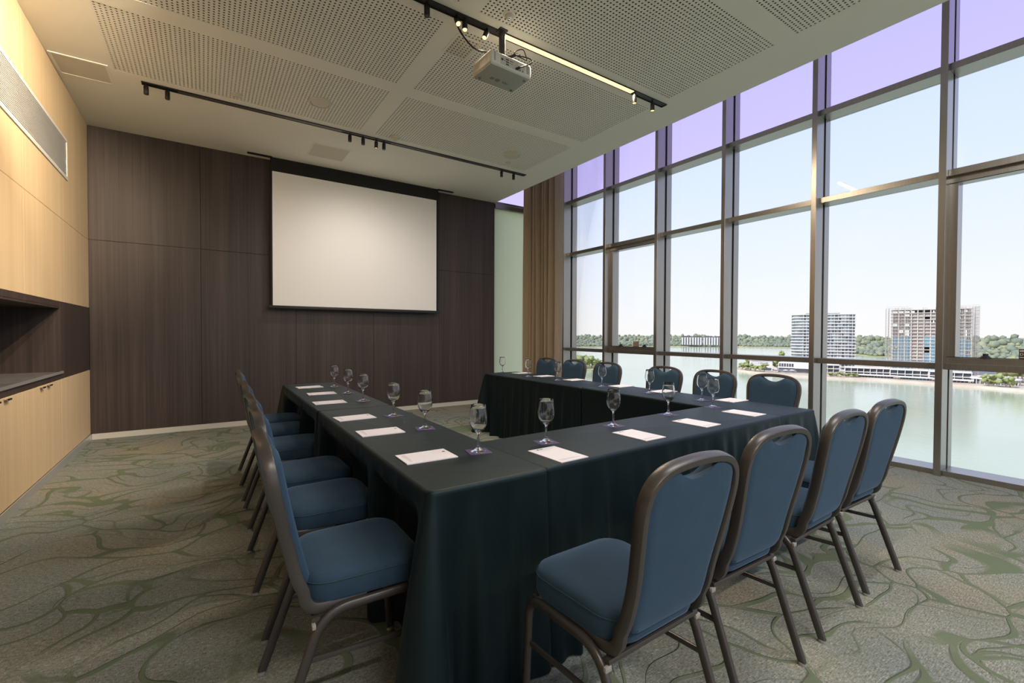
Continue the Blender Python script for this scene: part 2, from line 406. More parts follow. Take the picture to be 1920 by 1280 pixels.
# cupboards below the niche
cab = [YB, -.30, .73, 1.755, 2.78, 3.28, 3.80, 4.30, 4.80, 5.30, 5.83]
for k, (a0, a1) in enumerate(zip(cab, cab[1:])):
    if a1 < 2.0: panel('oak_panel', M_OAK, wl, 'x', WX, a0, a1, .07, .815); continue
    n = len(cab)-2-k
    c = empty('cupboard', (WX, (a0+a1)/2, .07), label='oak cupboard door under the niche, %s from the dark back wall' % ORD[n], cat='cupboard', group='cupboards below the niche')
    h = (a1-a0)/2
    b = B(); box(b, -.019, 0, -h+.0015, h-.0015, .0015, .742, .0012); d = obj('door', b, M_OAK, c)
    bb = B(); sy = h-.10 if k % 2 == 0 else -h+.10
    box(bb, .0005, .022, sy-.04, sy+.04, .729, .734, .001); box(bb, .016, .022, sy-.04, sy+.04, .722, .734, .001)
    hd = obj('handle', bb, M_CHROME, d); tag(hd, 'small chrome lip handle')
panel('oak_panel', M_OAK, wl, 'x', WX, 5.83, D, .07, .815)
S(bx('baseboard_left', M_ALU, WX+.0005, WX+.010, YB, D-.012, 0.0005, .068), 'brushed metal skirting along the oak wall', 'baseboard')
# air grille
gv = empty('air_grille', (WX, (GR0+GR1)/2, GZ0), label='long white slatted air grille high on the oak wall', cat='vent')
gl_, gh = (GR1-GR0)/2, GZ1-GZ0
b = B(); M_GRW = mat('grille_white', (.70, .70, .70), .4)
box(b, -.015, .008, -gl_, gl_, 0, .028); box(b, -.015, .008, -gl_, gl_, gh-.028, gh); box(b, -.015, .008, -gl_, -gl_+.028, .028, gh-.028); box(b, -.015, .008, gl_-.028, gl_, .028, gh-.028)
obj('frame', b, M_GRW, gv)
b = B(); box(b, -.0195, -.0185, -gl_+.013, gl_-.013, .013, gh-.013); obj('backing', b, M_VOID, gv)
ns = 22
b = B(); box(b, -.004, .004, -gl_+.028, gl_-.028, -.0025, .0025); sl = mesh(b, 'slat', M_GRW)
for i in range(ns):
    link('slat', sl, gv, (0, 0, .028+(gh-.056)*(i+.5)/ns))
b = B()
for i in range(9): 
    for z in (.014, gh-.014): cyl(b, (.008, -gl_+.2+i*.42, z), .004, .001, 8, axis='X')
tag(obj('screws', b, M_ALU, gv), kind='stuff')
# back wall: dark veneer panels
wb = S(bx('wall_back', M_BACKING, -L-.9, XC-.002, D+.021, D+.35, 0, H+.3), 'dark wenge veneer panelled wall behind the projection screen', 'wall')
xs = [-L, -.03, 1.085, 2.187, 3.30, XC]
for a0, a1 in zip(xs, xs[1:]):
    for z0, z1 in ((.068, 2.32), (2.32, H)): panel('veneer_panel', M_WENGE, wb, 'y', D, a0, a1, z0, z1)
S(bx('baseboard_back', M_BASE, -L+.012, XC-.003, D-.010, D+.018, .0005, .066), 'pale skirting along the dark back wall', 'baseboard')
# end wall behind the viewer: glazing added to let in more sky light
wf_ = S(empty('window_20', (0, YB, 0)), 'unseen end wall behind the viewer with glazing added for sky light', 'window')
bx('sill', M_BRONZE, -L, GX, -.20, .05, 0, .045, wf_)
for k in range(7):
    x = -L+.03+k*(GX+L)/6; bx('mullion', M_BRONZE, x-.025, x+.025, -.2, .0, .045, 4.72, wf_)
    if k < 6:
        for z0, z1 in ((.945, 1.0), (2.655, 2.712), (3.585, 3.645)): bx('transom', M_BRONZE, x+.025, x+(GX+L)/6-.025, -.2, -.05, z0, z1, wf_)
        for z0, z1 in ((.045, .945), (1.0, 2.655), (2.712, 3.585), (3.645, 4.72)): bx('pane', M_PANE, x+.025, x+(GX+L)/6-.025, -.15, -.142, z0, z1, wf_)
# ceiling: solid strips, perforated acoustic panels, dark plenum, bulkhead towards the glass
PX = [(-.665, 1.54), (1.70, 3.905)]; PH = 33*.0315
PY = [4.44, 3.22, 1.94, .74, -.50, -1.70, -2.90]
b = B()
def strip(x0, x1, y0, y1): box(b, x0, x1, y0, y1, H, H+.015)
strip(-L-.02, PX[0][0], YB, D+.02); strip(PX[0][1], PX[1][0], YB, D+.02); strip(PX[1][1], XC-.02, YB, D+.02)
edges = [YB]+[v for y in sorted(PY) for v in (y, y+PH)]+[D+.02]
for x0, x1 in PX:
    for k in range(0, len(edges), 2): strip(x0, x1, edges[k], edges[k+1])
box(b, XC-.02, XC, YB, D+.02, H, 4.75)
ce = S(obj('ceiling', b, M_WHITE), 'off white ceiling with perforated acoustic panels', 'ceiling')
bx('plenum', M_VOID, -L-.9, XC-.021, YB-.1, D+.3, H+.16, 4.75, ce)
S(bx('trim_1', M_WHITE, XC, GX+.2, YB-.1, D+.3, 4.72, 4.95), 'white soffit high above the window bay', 'soffit')
def perf_mesh():
    b = B(); p = .0315; R = .0084; nx, ny = 70, 33; V = {}
    def v(i, j, z=0):
        k = (i, j, z)
        if k not in V: V[k] = b.verts.new((i*p/2, j*p/2, z))
        return V[k]
    for i in range(nx):
        for j in range(ny):
            o = [v(2*i, 2*j), v(2*i+1, 2*j), v(2*i+2, 2*j), v(2*i+2, 2*j+1), v(2*i+2, 2*j+2), v(2*i+1, 2*j+2), v(2*i, 2*j+2), v(2*i, 2*j+1)]
            cx, cy = (i+.5)*p, (j+.5)*p
            c = []; t = []
            for k in range(8):
                w = -3*PI/4+k*PI/4
                c.append(b.verts.new((cx+R*math.cos(w), cy+R*math.sin(w), 0))); t.append(b.verts.new((cx+R*math.cos(w), cy+R*math.sin(w), .0025)))
            for k in range(8):
                l = (k+1) % 8
                b.faces.new((o[l], o[k], c[k], c[l])); b.faces.new((c[l], c[k], t[k], t[l]))
    me = bpy.data.meshes.new('perforated_panel'); b.to_mesh(me); b.free(); me.materials.append(M_WHITE); return me
pm = perf_mesh()
for y in PY:
    for x0, x1 in PX: link('perforated_panel', pm, ce, (x0, y, H+.001))

# ------------------------------------------------------------------ window wall
LOW, MID, TOP = (.945, 1.0), (2.655, 2.712), (3.585, 3.645)
NB = 0
def bay(i, first_y=None):
    """one bay: the mullion at its near edge plus glazing up to the next mullion"""
    global NB; NB += 1
    y0 = Y0+i*MS; y1 = Y0+(i+1)*MS if i < 5 else D
    sash = i in (-1, 3)
    names = {5: 'far end window bay half behind the curtain', 4: 'narrow looking window bay next to the curtain', 3: 'window bay with the opening sash near the curtain', 2: 'window bay just right of the far opening sash',
             1: 'window bay with the distant apartment blocks in view', 0: 'window bay between the two lakeside towers', -1: 'right hand window bay with the opening sash and warning label', -2: 'window bay beside the viewer', -3: 'window bay behind the viewer', -4: 'last window bay behind the viewer'}
    w = S(empty('window_%d' % NB, (XW, y0, 0)), names[i], 'window'); X = -XW
    g = GX-XW; h = y1-y0; a, c = .025, h-(.025 if i < 5 else 0)
    bx('mullion', M_BRONZE, 0, .165, -.025, .025, 0, 4.72, w, .002)
    bx('gasket', M_GASKET, .165, .205, -.016, .016, 0, 4.72, w)
    bx('outer_mullion', M_BRONZE, .205, .315, -.027, .027, 0, 4.72, w)
    for z0, z1 in (LOW, MID, TOP): bx('transom', M_BRONZE, .07, .30, a, c, z0, z1, w, .002)
    bx('sill', M_BRONZE, .045, .30, a, c, 0, .045, w, .002)
    zs = [.045, LOW[0], LOW[1], MID[0], MID[1], TOP[0], TOP[1], 4.72]
    for k in range(4):
        z0, z1 = zs[2*k], zs[2*k+1]
        if sash and k == 1: continue
        p_ = bx('pane', M_PURPLE if k == 3 else M_PANE, g-.004, g+.004, a, c, z0, z1, w)
        if k == 3: tag(p_, 'purple tinted top pane')
    if sash:
        z0, z1 = zs[2], zs[3]; f = .055
        b = B(); box(b, .12, .262, a, c, z0, z0+f); box(b, .12, .262, a, c, z1-f, z1); box(b, .12, .262, a, a+f, z0+f, z1-f); box(b, .12, .262, c-f, c, z0+f, z1-f)
        so = obj('sash_frame', b, M_BRONZE, w)
        bx('pane', M_PANE, .20, .208, a+f, c-f, z0+f, z1-f, so)
        b = B(); box(b, .116, .12, a, c, z0+f+.001, z0+f+.006); box(b, .116, .12, a, c, z1-f-.006, z1-f); obj('seal', b, M_GASKET, so)
        for yy in ((h*.30, h*.76) if i == 3 else (h*.27, h*.74)):
            b = B(); cyl(b, (.145, yy, z0+f), .042, .022, 16, r2=.020); cyl(b, (.145, yy, z0+f+.022), .018, .016, 12)
            l_ = obj('latch', b, M_BLACK, so)
        yy = h*.50 if i == 3 else h*.505
        b = B(); box(b, .188, .197, yy-.055, yy+.055, z0+f+.002, z0+f+.085)
        sg = obj('warning_label', b, M_SIGN if i == -1 else M_SIGN2, so)
        txt(sg, 'DO NOT', .030, (.1875, yy+.05, z0+f+.030), M_SIGNT)
        b = B()
        for zz, w_ in ((.012, .08), (.062, .055), (.071, .07)): box(b, .1868, .1878, yy+.05-w_, yy+.05, z0+f+zz, z0+f+zz+.005)
        tag(obj('small_print', b, M_SIGNT, sg), kind='stuff')
M_SIGN = mat('label_black', (.035, .030, .032), .5); M_SIGN2 = mat('label_pink_brown', (.30, .22, .19), .5); M_SIGNT = mat('label_print', (.62, .52, .48), .5)
def text_mesh(s, size, m, align='LEFT'):
    cu = bpy.data.curves.new('lettering', 'FONT'); cu.body = s; cu.size = size; cu.extrude = .0002; cu.resolution_u = 2; cu.align_x = align
    o = bpy.data.objects.new('tmp', cu); COL.objects.link(o)
    me = bpy.data.meshes.new_from_object(o.evaluated_get(bpy.context.evaluated_depsgraph_get())); bpy.data.objects.remove(o)
    me.materials.clear(); me.materials.append(m); return me
def txt(parent, s, size, loc, m, rot=(PI/2, 0, -PI/2)):
    o = link('lettering', text_mesh(s, size, m), None, loc); o.rotation_euler = rot; o.parent = parent
    return o
for i in range(5, -5, -1): bay(i)
# glazed end piece between dark wall and facade
we = S(empty('window_%d' % (NB+1), (XC, D, 0)), 'frosted glass end panel between the dark wall and the curtain', 'window')
bx('frosted_pane', M_FROST, .004, 1.25, .020, .035, 0, 3.53, we)
bx('transom', M_BRONZE, 0, 1.25, -.03, .12, 3.53, 3.61, we, .002); bx('transom', M_BRONZE, 0, 1.25, .0, .12, 3.625, 3.66, we)
tag(bx('pane', M_PURPLE, 0, 1.25, .05, .058, 3.66, 4.72, we), 'purple tinted top pane')
# curtain stack in the corner
b = B(); nf = 150; nz = 12; rows = []
for j in range(nz+1):
    z = .02+4.6*j/nz; row = []
    for i in range(nf+1):
        t = i/nf; w = t*2*PI*7.5
        y = 7.04-.76*t+.012*math.sin(w*.5+z*.6); x = 5.13-.125*math.copysign(abs(math.sin(w+.25*math.sin(z*.9+t*9)))**.8, math.sin(w+.25*math.sin(z*.9+t*9)))-.03*math.sin(w*.37+1)+.12*t
        row.append(b.verts.new((x, y, z)))
    rows.append(row)
for j in range(nz):
    for i in range(nf): b.faces.new((rows[j][i], rows[j][i+1], rows[j+1][i+1], rows[j+1][i]))
bmesh.ops.solidify(b, geom=b.faces[:], thickness=.004)
cu = obj('curtain', b, M_CURT, smooth=60); tag(cu, 'taupe floor length curtain gathered in the window corner', 'curtain')
cu.location = (0, 0, 0)

# ------------------------------------------------------------------ projection screen
ps = empty('projection_screen', (1.99, D-.13, 1.58), label='white pull down projection screen with black borders on the dark wall', cat='screen')
hw = 1.235
bx('black_drop', M_BLACKF, -hw, hw, 0, .004, 1.862, H-1.58, ps)
bx('white_surface', M_SCREEN, -hw+.022, hw-.035, 0, .004, .045, 1.862, ps)
bx('side_border', M_BLACKF, -hw, -hw+.022, 0, .004, .045, 1.862, ps); bx('side_border', M_BLACKF, hw-.035, hw, 0, .004, .045, 1.862, ps)
b = B(); box(b, -hw-.03, hw+.03, -.012, .016, .0, .045, .006, 2); obj('bottom_bar', b, M_BLACK, ps, smooth=40)
bx('ceiling_slot', M_BLACK, -hw-.27, -hw+.02, -.03, .03, H-1.58-.008, H-1.58-.0005, ps); bx('ceiling_slot', M_BLACK, hw-.02, hw+.27, -.03, .03, H-1.58-.008, H-1.58-.0005, ps)

# ------------------------------------------------------------------ lighting tracks and spot heads
def area(name, parent, loc, sx, sy, e, col):
    l = bpy.data.lights.new(name, 'AREA'); l.shape = 'RECTANGLE'; l.size = sx; l.size_y = sy; l.energy = e*LAMP; l.color = col
    o = bpy.data.objects.new(name, l); COL.objects.link(o); o.parent = parent; o.location = loc; return o
WARM = (1.0, .80, .56); NEUT = (1.0, .97, .94)
def track(y, x0, x1, lit, dark, label, e=0, col=WARM):
    t = empty('lighting_track', ((x0+x1)/2, y, H), label=label, cat='light track', group='ceiling lighting tracks')
    c = (x0+x1)/2; w = .034
    b = B(); box(b, x0-c, x1-c, -w, -w+.006, -.010, -.0005); box(b, x0-c, x1-c, w-.006, w, -.010, -.0005)
    box(b, x0-c, x0-c+.006, -w+.006, w-.006, -.010, -.0005); box(b, x1-c-.006, x1-c, -w+.006, w-.006, -.010, -.0005)
    box(b, x0-c+.006, x1-c-.006, -w+.006, w-.006, -.003, -.0005)
    obj('channel', b, M_BLACK, t)
    for a0, a1 in lit:
        bx('lit_diffuser', M_LED, a0-c, a1-c, -w+.008, w-.008, -.007, -.0035, t)
        if e: area('led_strip_light', t, ((a0+a1)/2-c, 0, -.012), a1-a0, .05, e*(a1-a0), col)
    for a0, a1 in dark: bx('unlit_diffuser', M_DIFF_OFF, a0-c, a1-c, -w+.008, w-.008, -.007, -.0035, t)
    return t
def head_mesh(lit):
    b = B(); cyl(b, (0, 0, -.030), .0085, .0285, 10); body = mesh(b, 'stem', M_BLACK, 40)
    b = B(); lathe(b, [(.0, 0), (.019, 0), (.0205, -.002), (.0205, -.072), (.018, -.075), (.016, -.068), (.0, -.068)], 20); can = mesh(b, 'can', M_BLACK, 40)
    b = B(); cyl(b, (0, 0, -.0715), .0158, .003, 18); lens = mesh(b, 'lens', M_BULB if lit else M_DIFF_OFF)
    return body, can, lens
HM = {True: head_mesh(True), False: head_mesh(False)}
def head(x, y, lit, label, tilt=(0, 0), e=0, aim=None):
    if aim is not None:
        q_ = (Vector(aim)-Vector((x, y, H-.03))).to_track_quat('-Z', 'Y').to_euler()
    else: q_ = (tilt[0], tilt[1], 0)
    o = empty('spotlight', (x, y, H-.004), label=label, cat='spotlight', group='track spotlights')
    st, ca, le = HM[lit]
    link('stem', st, o); c = link('can', ca, o, (0, 0, -.026)); c.rotation_euler = q_
    link('lens', le, c)
    if lit and e:
        l = bpy.data.lights.new('spot', 'SPOT'); l.energy = e*LAMP; l.color = WARM if y < 5 else (1.0, .90, .80); l.spot_size = math.radians(155 if y > 5 else (70, 50, 50, 50)[min(3, int((x+.4)/.41))] if x < 1 else 76); l.spot_blend = 1.0; l.shadow_soft_size = .02
        s = bpy.data.objects.new('spot', l); COL.objects.link(s); s.parent = o; s.rotation_euler = q_; dv = Vector((0, 0, -1)); dv.rotate(s.rotation_euler); s.location = Vector((0, 0, -.026))+dv*.085
    return o
YT, YT2 = 3.092, 5.61
ELED, ESP, EHID, EWALL = 38.0, 42.0, 22.0, 340.0
track(YT, -.48, 3.985, [(1.99, 3.50)], [(-.2, 1.25)], 'black ceiling track with a glowing LED strip beside the projector', ELED)
track(YT2, -.48, 4.005, [], [(-.20, 1.36), (1.95, 3.55)], 'black ceiling track with unlit strips in front of the screen')
track(.57, -.48, 3.985, [(1.95, 3.5)], [(-.2, 1.36)], 'unseen black ceiling track above the viewer with a glowing strip added for light', EHID, NEUT)  # out-of-view track added to brighten tables and carpet
track(-1.95, -.48, 3.985, [(-.2, 1.36), (1.95, 3.5)], [], 'unseen black ceiling track behind the viewer with two glowing strips added for light', 58, (1.0, .88, .72))  # added out-of-view track, lifts the light on the room from behind
for x, lit, lab, tl in ((1.34, False, 'unlit black spotlight on the near track at the top edge of the picture', None),
                        (1.575, True, 'leftmost glowing amber spotlight of the trio left of the projector', (1.45, 1.3, .7)),
                        (1.645, True, 'middle glowing amber spotlight of the trio left of the projector', (1.3, 2.3, .4)),
                        (1.84, True, 'glowing amber spotlight touching the projector mount', (.4, 2.5, .5)),
                        (3.53, True, 'glowing amber spotlight at the window end of the LED strip', None),
                        (3.80, True, 'glowing amber spotlight at the very end of the near track by the window', None)):
    head(x, YT+.002, lit, lab, (0, 0), ESP if not tl else 18, tl)
for x, lit, lab in ((-.445, False, 'unlit spotlight at the left end of the far track'), (-.282, False, 'second unlit spotlight from the left end of the far track'),
                    (1.45, False, 'leftmost unlit spotlight of the middle cluster on the far track'), (1.605, False, 'second unlit spotlight of the middle cluster on the far track'),
                    (1.765, True, 'the one glowing spotlight on the far track'), (1.86, False, 'unlit spotlight just right of the glowing one on the far track'),
                    (3.59, False, 'unlit spotlight near the right end of the far track'), (3.80, False, 'last unlit spotlight at the right end of the far track')):
    head(x, YT2+.002, lit, lab, (0, 0), 88, (1.9, 6.35, 0) if lit else None)

for k, (x, aim) in enumerate(((-.36, (-1.1, 4.7, 3.0)), (.05, (-1.1, 5.1, 3.0)), (.46, (-1.1, 5.2, 1.7)), (.87, (-1.1, 5.2, .6)))):  # out-of-view spot heads added to brighten the oak wall
    head(x, YT+.002, True, 'glowing spotlight added on the unseen near track end to wash the oak wall, %s from the wall' % ORD[k], (0, 0), EWALL*(.5, 1.5, .6, 1.1)[k], aim)

# ------------------------------------------------------------------ ceiling fittings
def hatch(x0, x1, y0, y1, label, m=M_HATCH):
    o = empty('ceiling_hatch', ((x0+x1)/2, (y0+y1)/2, H), label=label, cat='hatch', group='ceiling access hatches')
    a, c = (x1-x0)/2, (y1-y0)/2; f = .018
    b = B(); box(b, -a, a, -c, -c+f, -.006, -.0005); box(b, -a, a, c-f, c, -.006, -.0005); box(b, -a, -a+f, -c+f, c-f, -.006, -.0005); box(b, a-f, a, -c+f, c-f, -.006, -.0005)
    obj('frame', b, M_WHITE, o)
    bx('door', m, -a+f+.003, a-f-.003, -c+f+.003, c-f-.003, -.004, -.0005, o)
hatch(-1.085, -.70, 5.43, 5.82, 'square ceiling hatch beside the oak wall and air grille')
hatch(1.145, 1.61, 6.14, 6.61, 'square ceiling hatch in front of the projection screen')
def disc(name, cat, x, y, prof, m, label, group=None, zz=H):
    b = B(); lathe(b, prof, 32); o = obj(name, b, m, loc=(x, y, zz), smooth=35); return tag(o, label, cat, group)
spk = [(0, -.022), (.06, -.021), (.085, -.016), (.098, -.006), (.100, 0), (0, 0)]
for x, y, lab in ((1.006, 5.055, 'round cream ceiling speaker above the left table arm'), (3.409, 5.073, 'round cream ceiling speaker near the far window corner')):
    o = empty('ceiling_speaker', (x, y, H-.0005), label=lab, cat='speaker', group='round ceiling speakers')
    b = B(); lathe(b, [(.088, -.004), (.092, -.014), (.108, -.012), (.112, 0), (.088, 0)], 36, closed=True); obj('rim', b, M_PLASTIC, o, smooth=35)
    b = B(); lathe(b, [(0, -.018), (.05, -.016), (.0865, -.009), (.0865, 0), (0, 0)], 36); obj('grille', b, M_PLASTIC, o, smooth=35)
det = [(0, -.042), (.022, -.042), (.034, -.034), (.040, -.020), (.052, -.016), (.055, 0), (0, 0)]
disc('smoke_detector', 'detector', .29, 5.366, [(0, -.018), (.03, -.017), (.046, -.008), (.048, 0), (0, 0)], M_PLASTIC, 'low round detector in the ceiling near the left end of the far track', zz=H-.0005)
disc('smoke_detector', 'detector', 1.931, 5.428, det, M_PLASTIC, 'domed smoke detector beside the far track', zz=H-.0005)
disc('ceiling_sensor', 'sensor', 3.525, 5.338, [(0, -.012), (.03, -.010), (.040, 0), (0, 0)], M_PLASTIC, 'small flat ceiling sensor below the far round speaker', zz=H-.0005)
o = empty('motion_sensor', (1.904, 2.876, H-.0005), label='clear domed sensor in the perforated ceiling above the LED strip', cat='sensor')
b = B(); lathe(b, [(0, -.004), (.044, -.004), (.048, 0), (0, 0)], 28); obj('plate', b, M_PLASTIC, o, smooth=35)
b = B(); lathe(b, [(.004, -.030), (.018, -.026), (.026, -.016), (.029, -.004), (.0, -.0045)], 24); obj('dome', b, mat('sensor_lens', (.55, .55, .52), .2), o, smooth=35)

# ------------------------------------------------------------------ projector
PB = 3.25; pr = empty('projector', (1.953, 3.052, PB), rz=math.radians(2.4), label='white ceiling mounted projector with black cables and rear sockets', cat='projector')
pw, pd, ph = .194, .132, .108
b = B(); box(b, -pw, pw, -pd, pd, .006, ph, .020, 4); body = obj('body', b, M_PROJ, pr, smooth=40)
b = B(); box(b, -pw+.008, pw-.008, -pd+.008, pd-.008, -.001, .012, .006, 2); under = obj('underside', b, M_PROJB, pr, smooth=40)
b = B(); cyl(b, (-.07, pd-.004, .058), .042, .016, 28, axis='Y'); obj('lens', b, M_BLACK, pr)
# connector bay on the side that faces the room
b = B(); box(b, -.105, .120, -pd-.0012, -pd+.01, .022, .090, .001); bayo = obj('socket_panel', b, mat('socket_panel_grey', (.46, .45, .42), .5), pr)
b = B(); Y_ = -pd-.0030
for x0, x1, z0, z1 in ((-.100, -.082, .052, .066), (-.070, -.064, .054, .060), (-.056, -.030, .066, .074), (-.056, -.030, .048, .056), (-.056, -.030, .030, .038), (-.020, -.014, .066, .072), (-.008, -.002, .066, .072), (.004, .010, .066, .072), (-.020, -.014, .050, .056), (-.004, .002, .046, .052), (.034, .044, .026, .036), (.052, .062, .026, .036), (.072, .080, .026, .036), (.100, .106, .026, .036)):
    box(b, x0, x1, Y_, -pd-.001, z0, z1)
obj('sockets', b, M_BLACK, pr)
b = B(); box(b, .060, .105, -pd-.0028, -pd-.001, .046, .086); obj('power_inlet_plate', b, M_PROJ, pr)
for x0, x1 in ((-.165, -.150), (.140, .165)):
    b = B()
    for k in range(6): box(b, x0, x1, -pd-.0015, -pd+.004, .030+k*.011, .036+k*.011)
    obj('vent', b, M_PROJG, pr)
b = B()
for k in range(9): box(b, -pw-.0012, -pw+.004, -.085+k*.02, -.073+k*.02, .035, .080)
obj('side_vent', b, mat('projector_side_vent', (.47, .44, .40), .5), pr)
for x, y in ((-.15, .09), (.155, -.085), (.155, .09)):
    b = B(); cyl(b, (x, y, -.007), .011, .008, 14); obj('foot', b, M_PROJG, pr)
b = B(); cyl(b, (-.02, .035, -.0022), .022, .0015, 20); box(b, -.085, -.055, .02, .05, -.0022, -.001); obj('cover_plate', b, M_PROJG, pr)
t = link('lettering', text_mesh('NEC', .030, M_BLACK, 'CENTER'), pr, (.055, .045, -.0016)); t.rotation_euler = (PI, 0, 0)
b = B(); box(b, -.10, .10, -.05, .05, ph-.001, ph+.012, .002); box(b, -.019, .019, -.019, .019, ph+.012, H-PB-.012, .003); box(b, -.035, .035, -.03, .03, H-PB-.012, H-PB-.0005)
obj('mount', b, M_BLACK, pr)
def cable(pts, r=.0045): 
    b = B(); tube(b, smooth_path(pts, 8), r, n=8, up=(.2, .3, 1)); return b
obj('cable', cable([(-.30, .17, H-PB-.001), (-.28, .14, .31), (-.20, .09, .21), (-.09, .03, .185), (-.01, .0, .165), (.02, -.02, ph+.006)], .006), M_BLACK, pr, smooth=50)
obj('cable', cable([(-.27, .19, H-PB-.001), (-.25, .15, .30), (-.18, .10, .215), (-.07, .04, .19), (.02, .01, .17), (.05, -.02, ph+.006)], .006), M_BLACK, pr, smooth=50)
obj('cable', cable([(.00, -.12, ph+.002), (.03, -.15, .155), (.08, -.165, .175), (.11, -.16, .145), (.13, -.15, .12), (.09, -.15, .118), (.03, -.14, .13)], .004), M_BLACK, pr, smooth=50)
obj('cable', cable([(.03, -.14, .128), (.10, -.165, .125), (.145, -.18, .118), (.150, -.185, .09), (.10, -.175, .055), (.050, -.150, .034)], .0045), M_BLACK, pr, smooth=50)
b = B(); tube(b, [(.060, -.155, .040), (.045, -.143, .032), (.036, -.132, .030)], .010, .008, 8); tube(b, [(-.03, -.11, ph-.002), (.00, -.122, ph+.006), (.03, -.14, ph+.022)], .012, .009, 8); obj('plug', b, M_BLACK, pr, smooth=50)
hx = empty('cable_hatch', (1.79, 3.42, H), label='small framed cable opening in the perforated ceiling beside the projector', cat='hatch')
b = B()
for (x0, x1, y0, y1) in ((-.11, .11, -.145, -.133), (-.11, .11, .133, .145), (-.11, -.098, -.133, .133), (.098, .11, -.133, .133)): box(b, x0, x1, y0, y1, -.006, .0)
obj('frame', b, M_WHITE, hx)
b = B(); box(b, -.098, .098, -.133, .133, -.0016, -.0002); hp = obj('plate', b, M_HATCH, hx)
b = B()
for i in range(6):
    for j in range(8): cyl(b, (-.079+i*.0315, -.11+j*.0315, -.0022), .0066, .0005, 8)
obj('holes', b, M_VOID, hx)

# ------------------------------------------------------------------ tables and cloths
TZ = .745
def cloth_bm(lx, ly, free, seed, dents=()):
    rnd = random.Random(seed); ph = [rnd.uniform(0, 6.28) for _ in range(8)]
    r = .03; hx, hy = lx/2, ly/2; pts = []
    def side(p0, p1, n, fl):
        k = max(2, int((Vector(p1)-Vector(p0)).length/.013))
        for i in range(k): pts.append((Vector(p0).lerp(Vector(p1), i/k), Vector(n), fl))
    def corner(c, a0, fa, fb):
        for i in range(9):
            w = a0+(PI/2)*i/9; n = Vector((math.cos(w), math.sin(w), 0)); fl = fa+(fb-fa)*i/9
            pts.append((Vector((c[0], c[1], 0))+n*r, n, fl))
    f0, f1, f2, f3 = free       # -y, +x, +y, -x
    side((-hx+r, -hy, 0), (hx-r, -hy, 0), (0, -1, 0), f0); corner((hx-r, -hy+r), -PI/2, f0, f1)
    side((hx, -hy+r, 0), (hx, hy-r, 0), (1, 0, 0), f1); corner((hx-r, hy-r), 0, f1, f2)
    side((hx-r, hy, 0), (-hx+r, hy, 0), (0, 1, 0), f2); corner((-hx+r, hy-r), PI/2, f2, f3)
    side((-hx, hy-r, 0), (-hx, -hy+r, 0), (-1, 0, 0), f3); corner((-hx+r, -hy+r), PI, f3, f0)
    # arc length
    n = len(pts); s = [0]
    for i in range(n-1): s.append(s[-1]+(pts[i+1][0]-pts[i][0]).length)
    tot = s[-1]; nn = [max(1, round(tot/w)) for w in (.145, .23, .41, .083)]
    cor = [Vector((a*(hx-.01), c*(hy-.01), 0)) for a in (-1, 1) for c in (-1, 1)]
    cw = {}
    for a, c, fa, fb in ((-1, -1, f3, f0), (1, -1, f1, f0), (-1, 1, f3, f2), (1, 1, f1, f2)): cw[(a, c)] = min(fa, fb)
    b = B(); rows = []
    prof = [(-.014, TZ, 0), (-.005, TZ-.0015, 0), (0, TZ-.008, 0)]+[(0, TZ-.02-(TZ-.024)*k/15, (k/15)) for k in range(16)]
    for off, z, t in prof:
        row = []
        for i, (p, nr, fl) in enumerate(pts):
            u = s[i]/tot*2*PI
            fo = .5*math.sin(nn[0]*u+ph[0]+.8*math.sin(3*u+ph[4]))+.4*math.sin(nn[1]*u+ph[1])+.3*math.sin(nn[2]*u+ph[2])+.16*math.sin(nn[3]*u+ph[3])
            fo = max(fo, -.45); fo = fo*abs(fo)**.35*1.25
            e = 0
            if fl > 0:
                e = fl*(.008*t+.036*(t**.75)*(fo+.40))
                for (a, c), wgt in cw.items():
                    d = (p-Vector((a*hx, c*hy, 0))).length
                    if wgt > 0 and d < .5: e += wgt*(.125*t**.9*math.exp(-(d/.050)**2)-.022*t*math.exp(-((d-.13)/.05)**2)+.03*t*math.exp(-((d-.25)/.05)**2))
            else: e = -.004*min(1, t*4)
            for sg, yc, dep in dents:      # cloth pushed in by a tucked chair
                if nr.x*sg > .7:
                    k_ = max(0, min(1, (.285-abs(p.y-yc))/.07)); kz = max(0, min(1, (.70-z)/.17)); k_ = k_*k_*(3-2*k_)*kz*kz*(3-2*kz)
                    e = e*(1-k_)-dep*k_
            row.append(b.verts.new((p.x+nr.x*(off+e), p.y+nr.y*(off+e), z)))
        rows.append(row)
    b.faces.new(rows[0])
    for j in range(len(rows)-1):
        for i in range(n): b.faces.new((rows[j][i], rows[j+1][i], rows[j+1][(i+1) % n], rows[j][(i+1) % n]))
    return b
def table(cx, cy, lx, ly, rz, free, seed, where, lift=0, dents=()):
    t = empty('banquet_table', (cx, cy, 0), rz, label='banquet table %s' % where, cat='table', group='narrow banquet tables set in a U')
    bx('tabletop', M_TABLE, -lx/2+.016, lx/2-.016, -ly/2+.016, ly/2-.016, .712, .738, t)
    for a in (-1, 1):
        for c in (-1, 1):
            b = B(); x, y = a*(lx/2-(.17 if lx < 1 else .06)), c*(ly/2-.06); tube(b, [(x, y, .712), (x, y, .01)], .014, n=8); cyl(b, (x, y, .001), .02, .012, 10); obj('leg', b, M_BLACK, t)
    c = obj('tablecloth', cloth_bm(lx, ly, free, seed, dents), M_CLOTH, loc=(cx, cy, lift), rz=rz, smooth=50)
    tag(c, 'black tablecloth %s' % where, 'tablecloth', 'floor length tablecloths')
RA = -.0122; RF = .0298
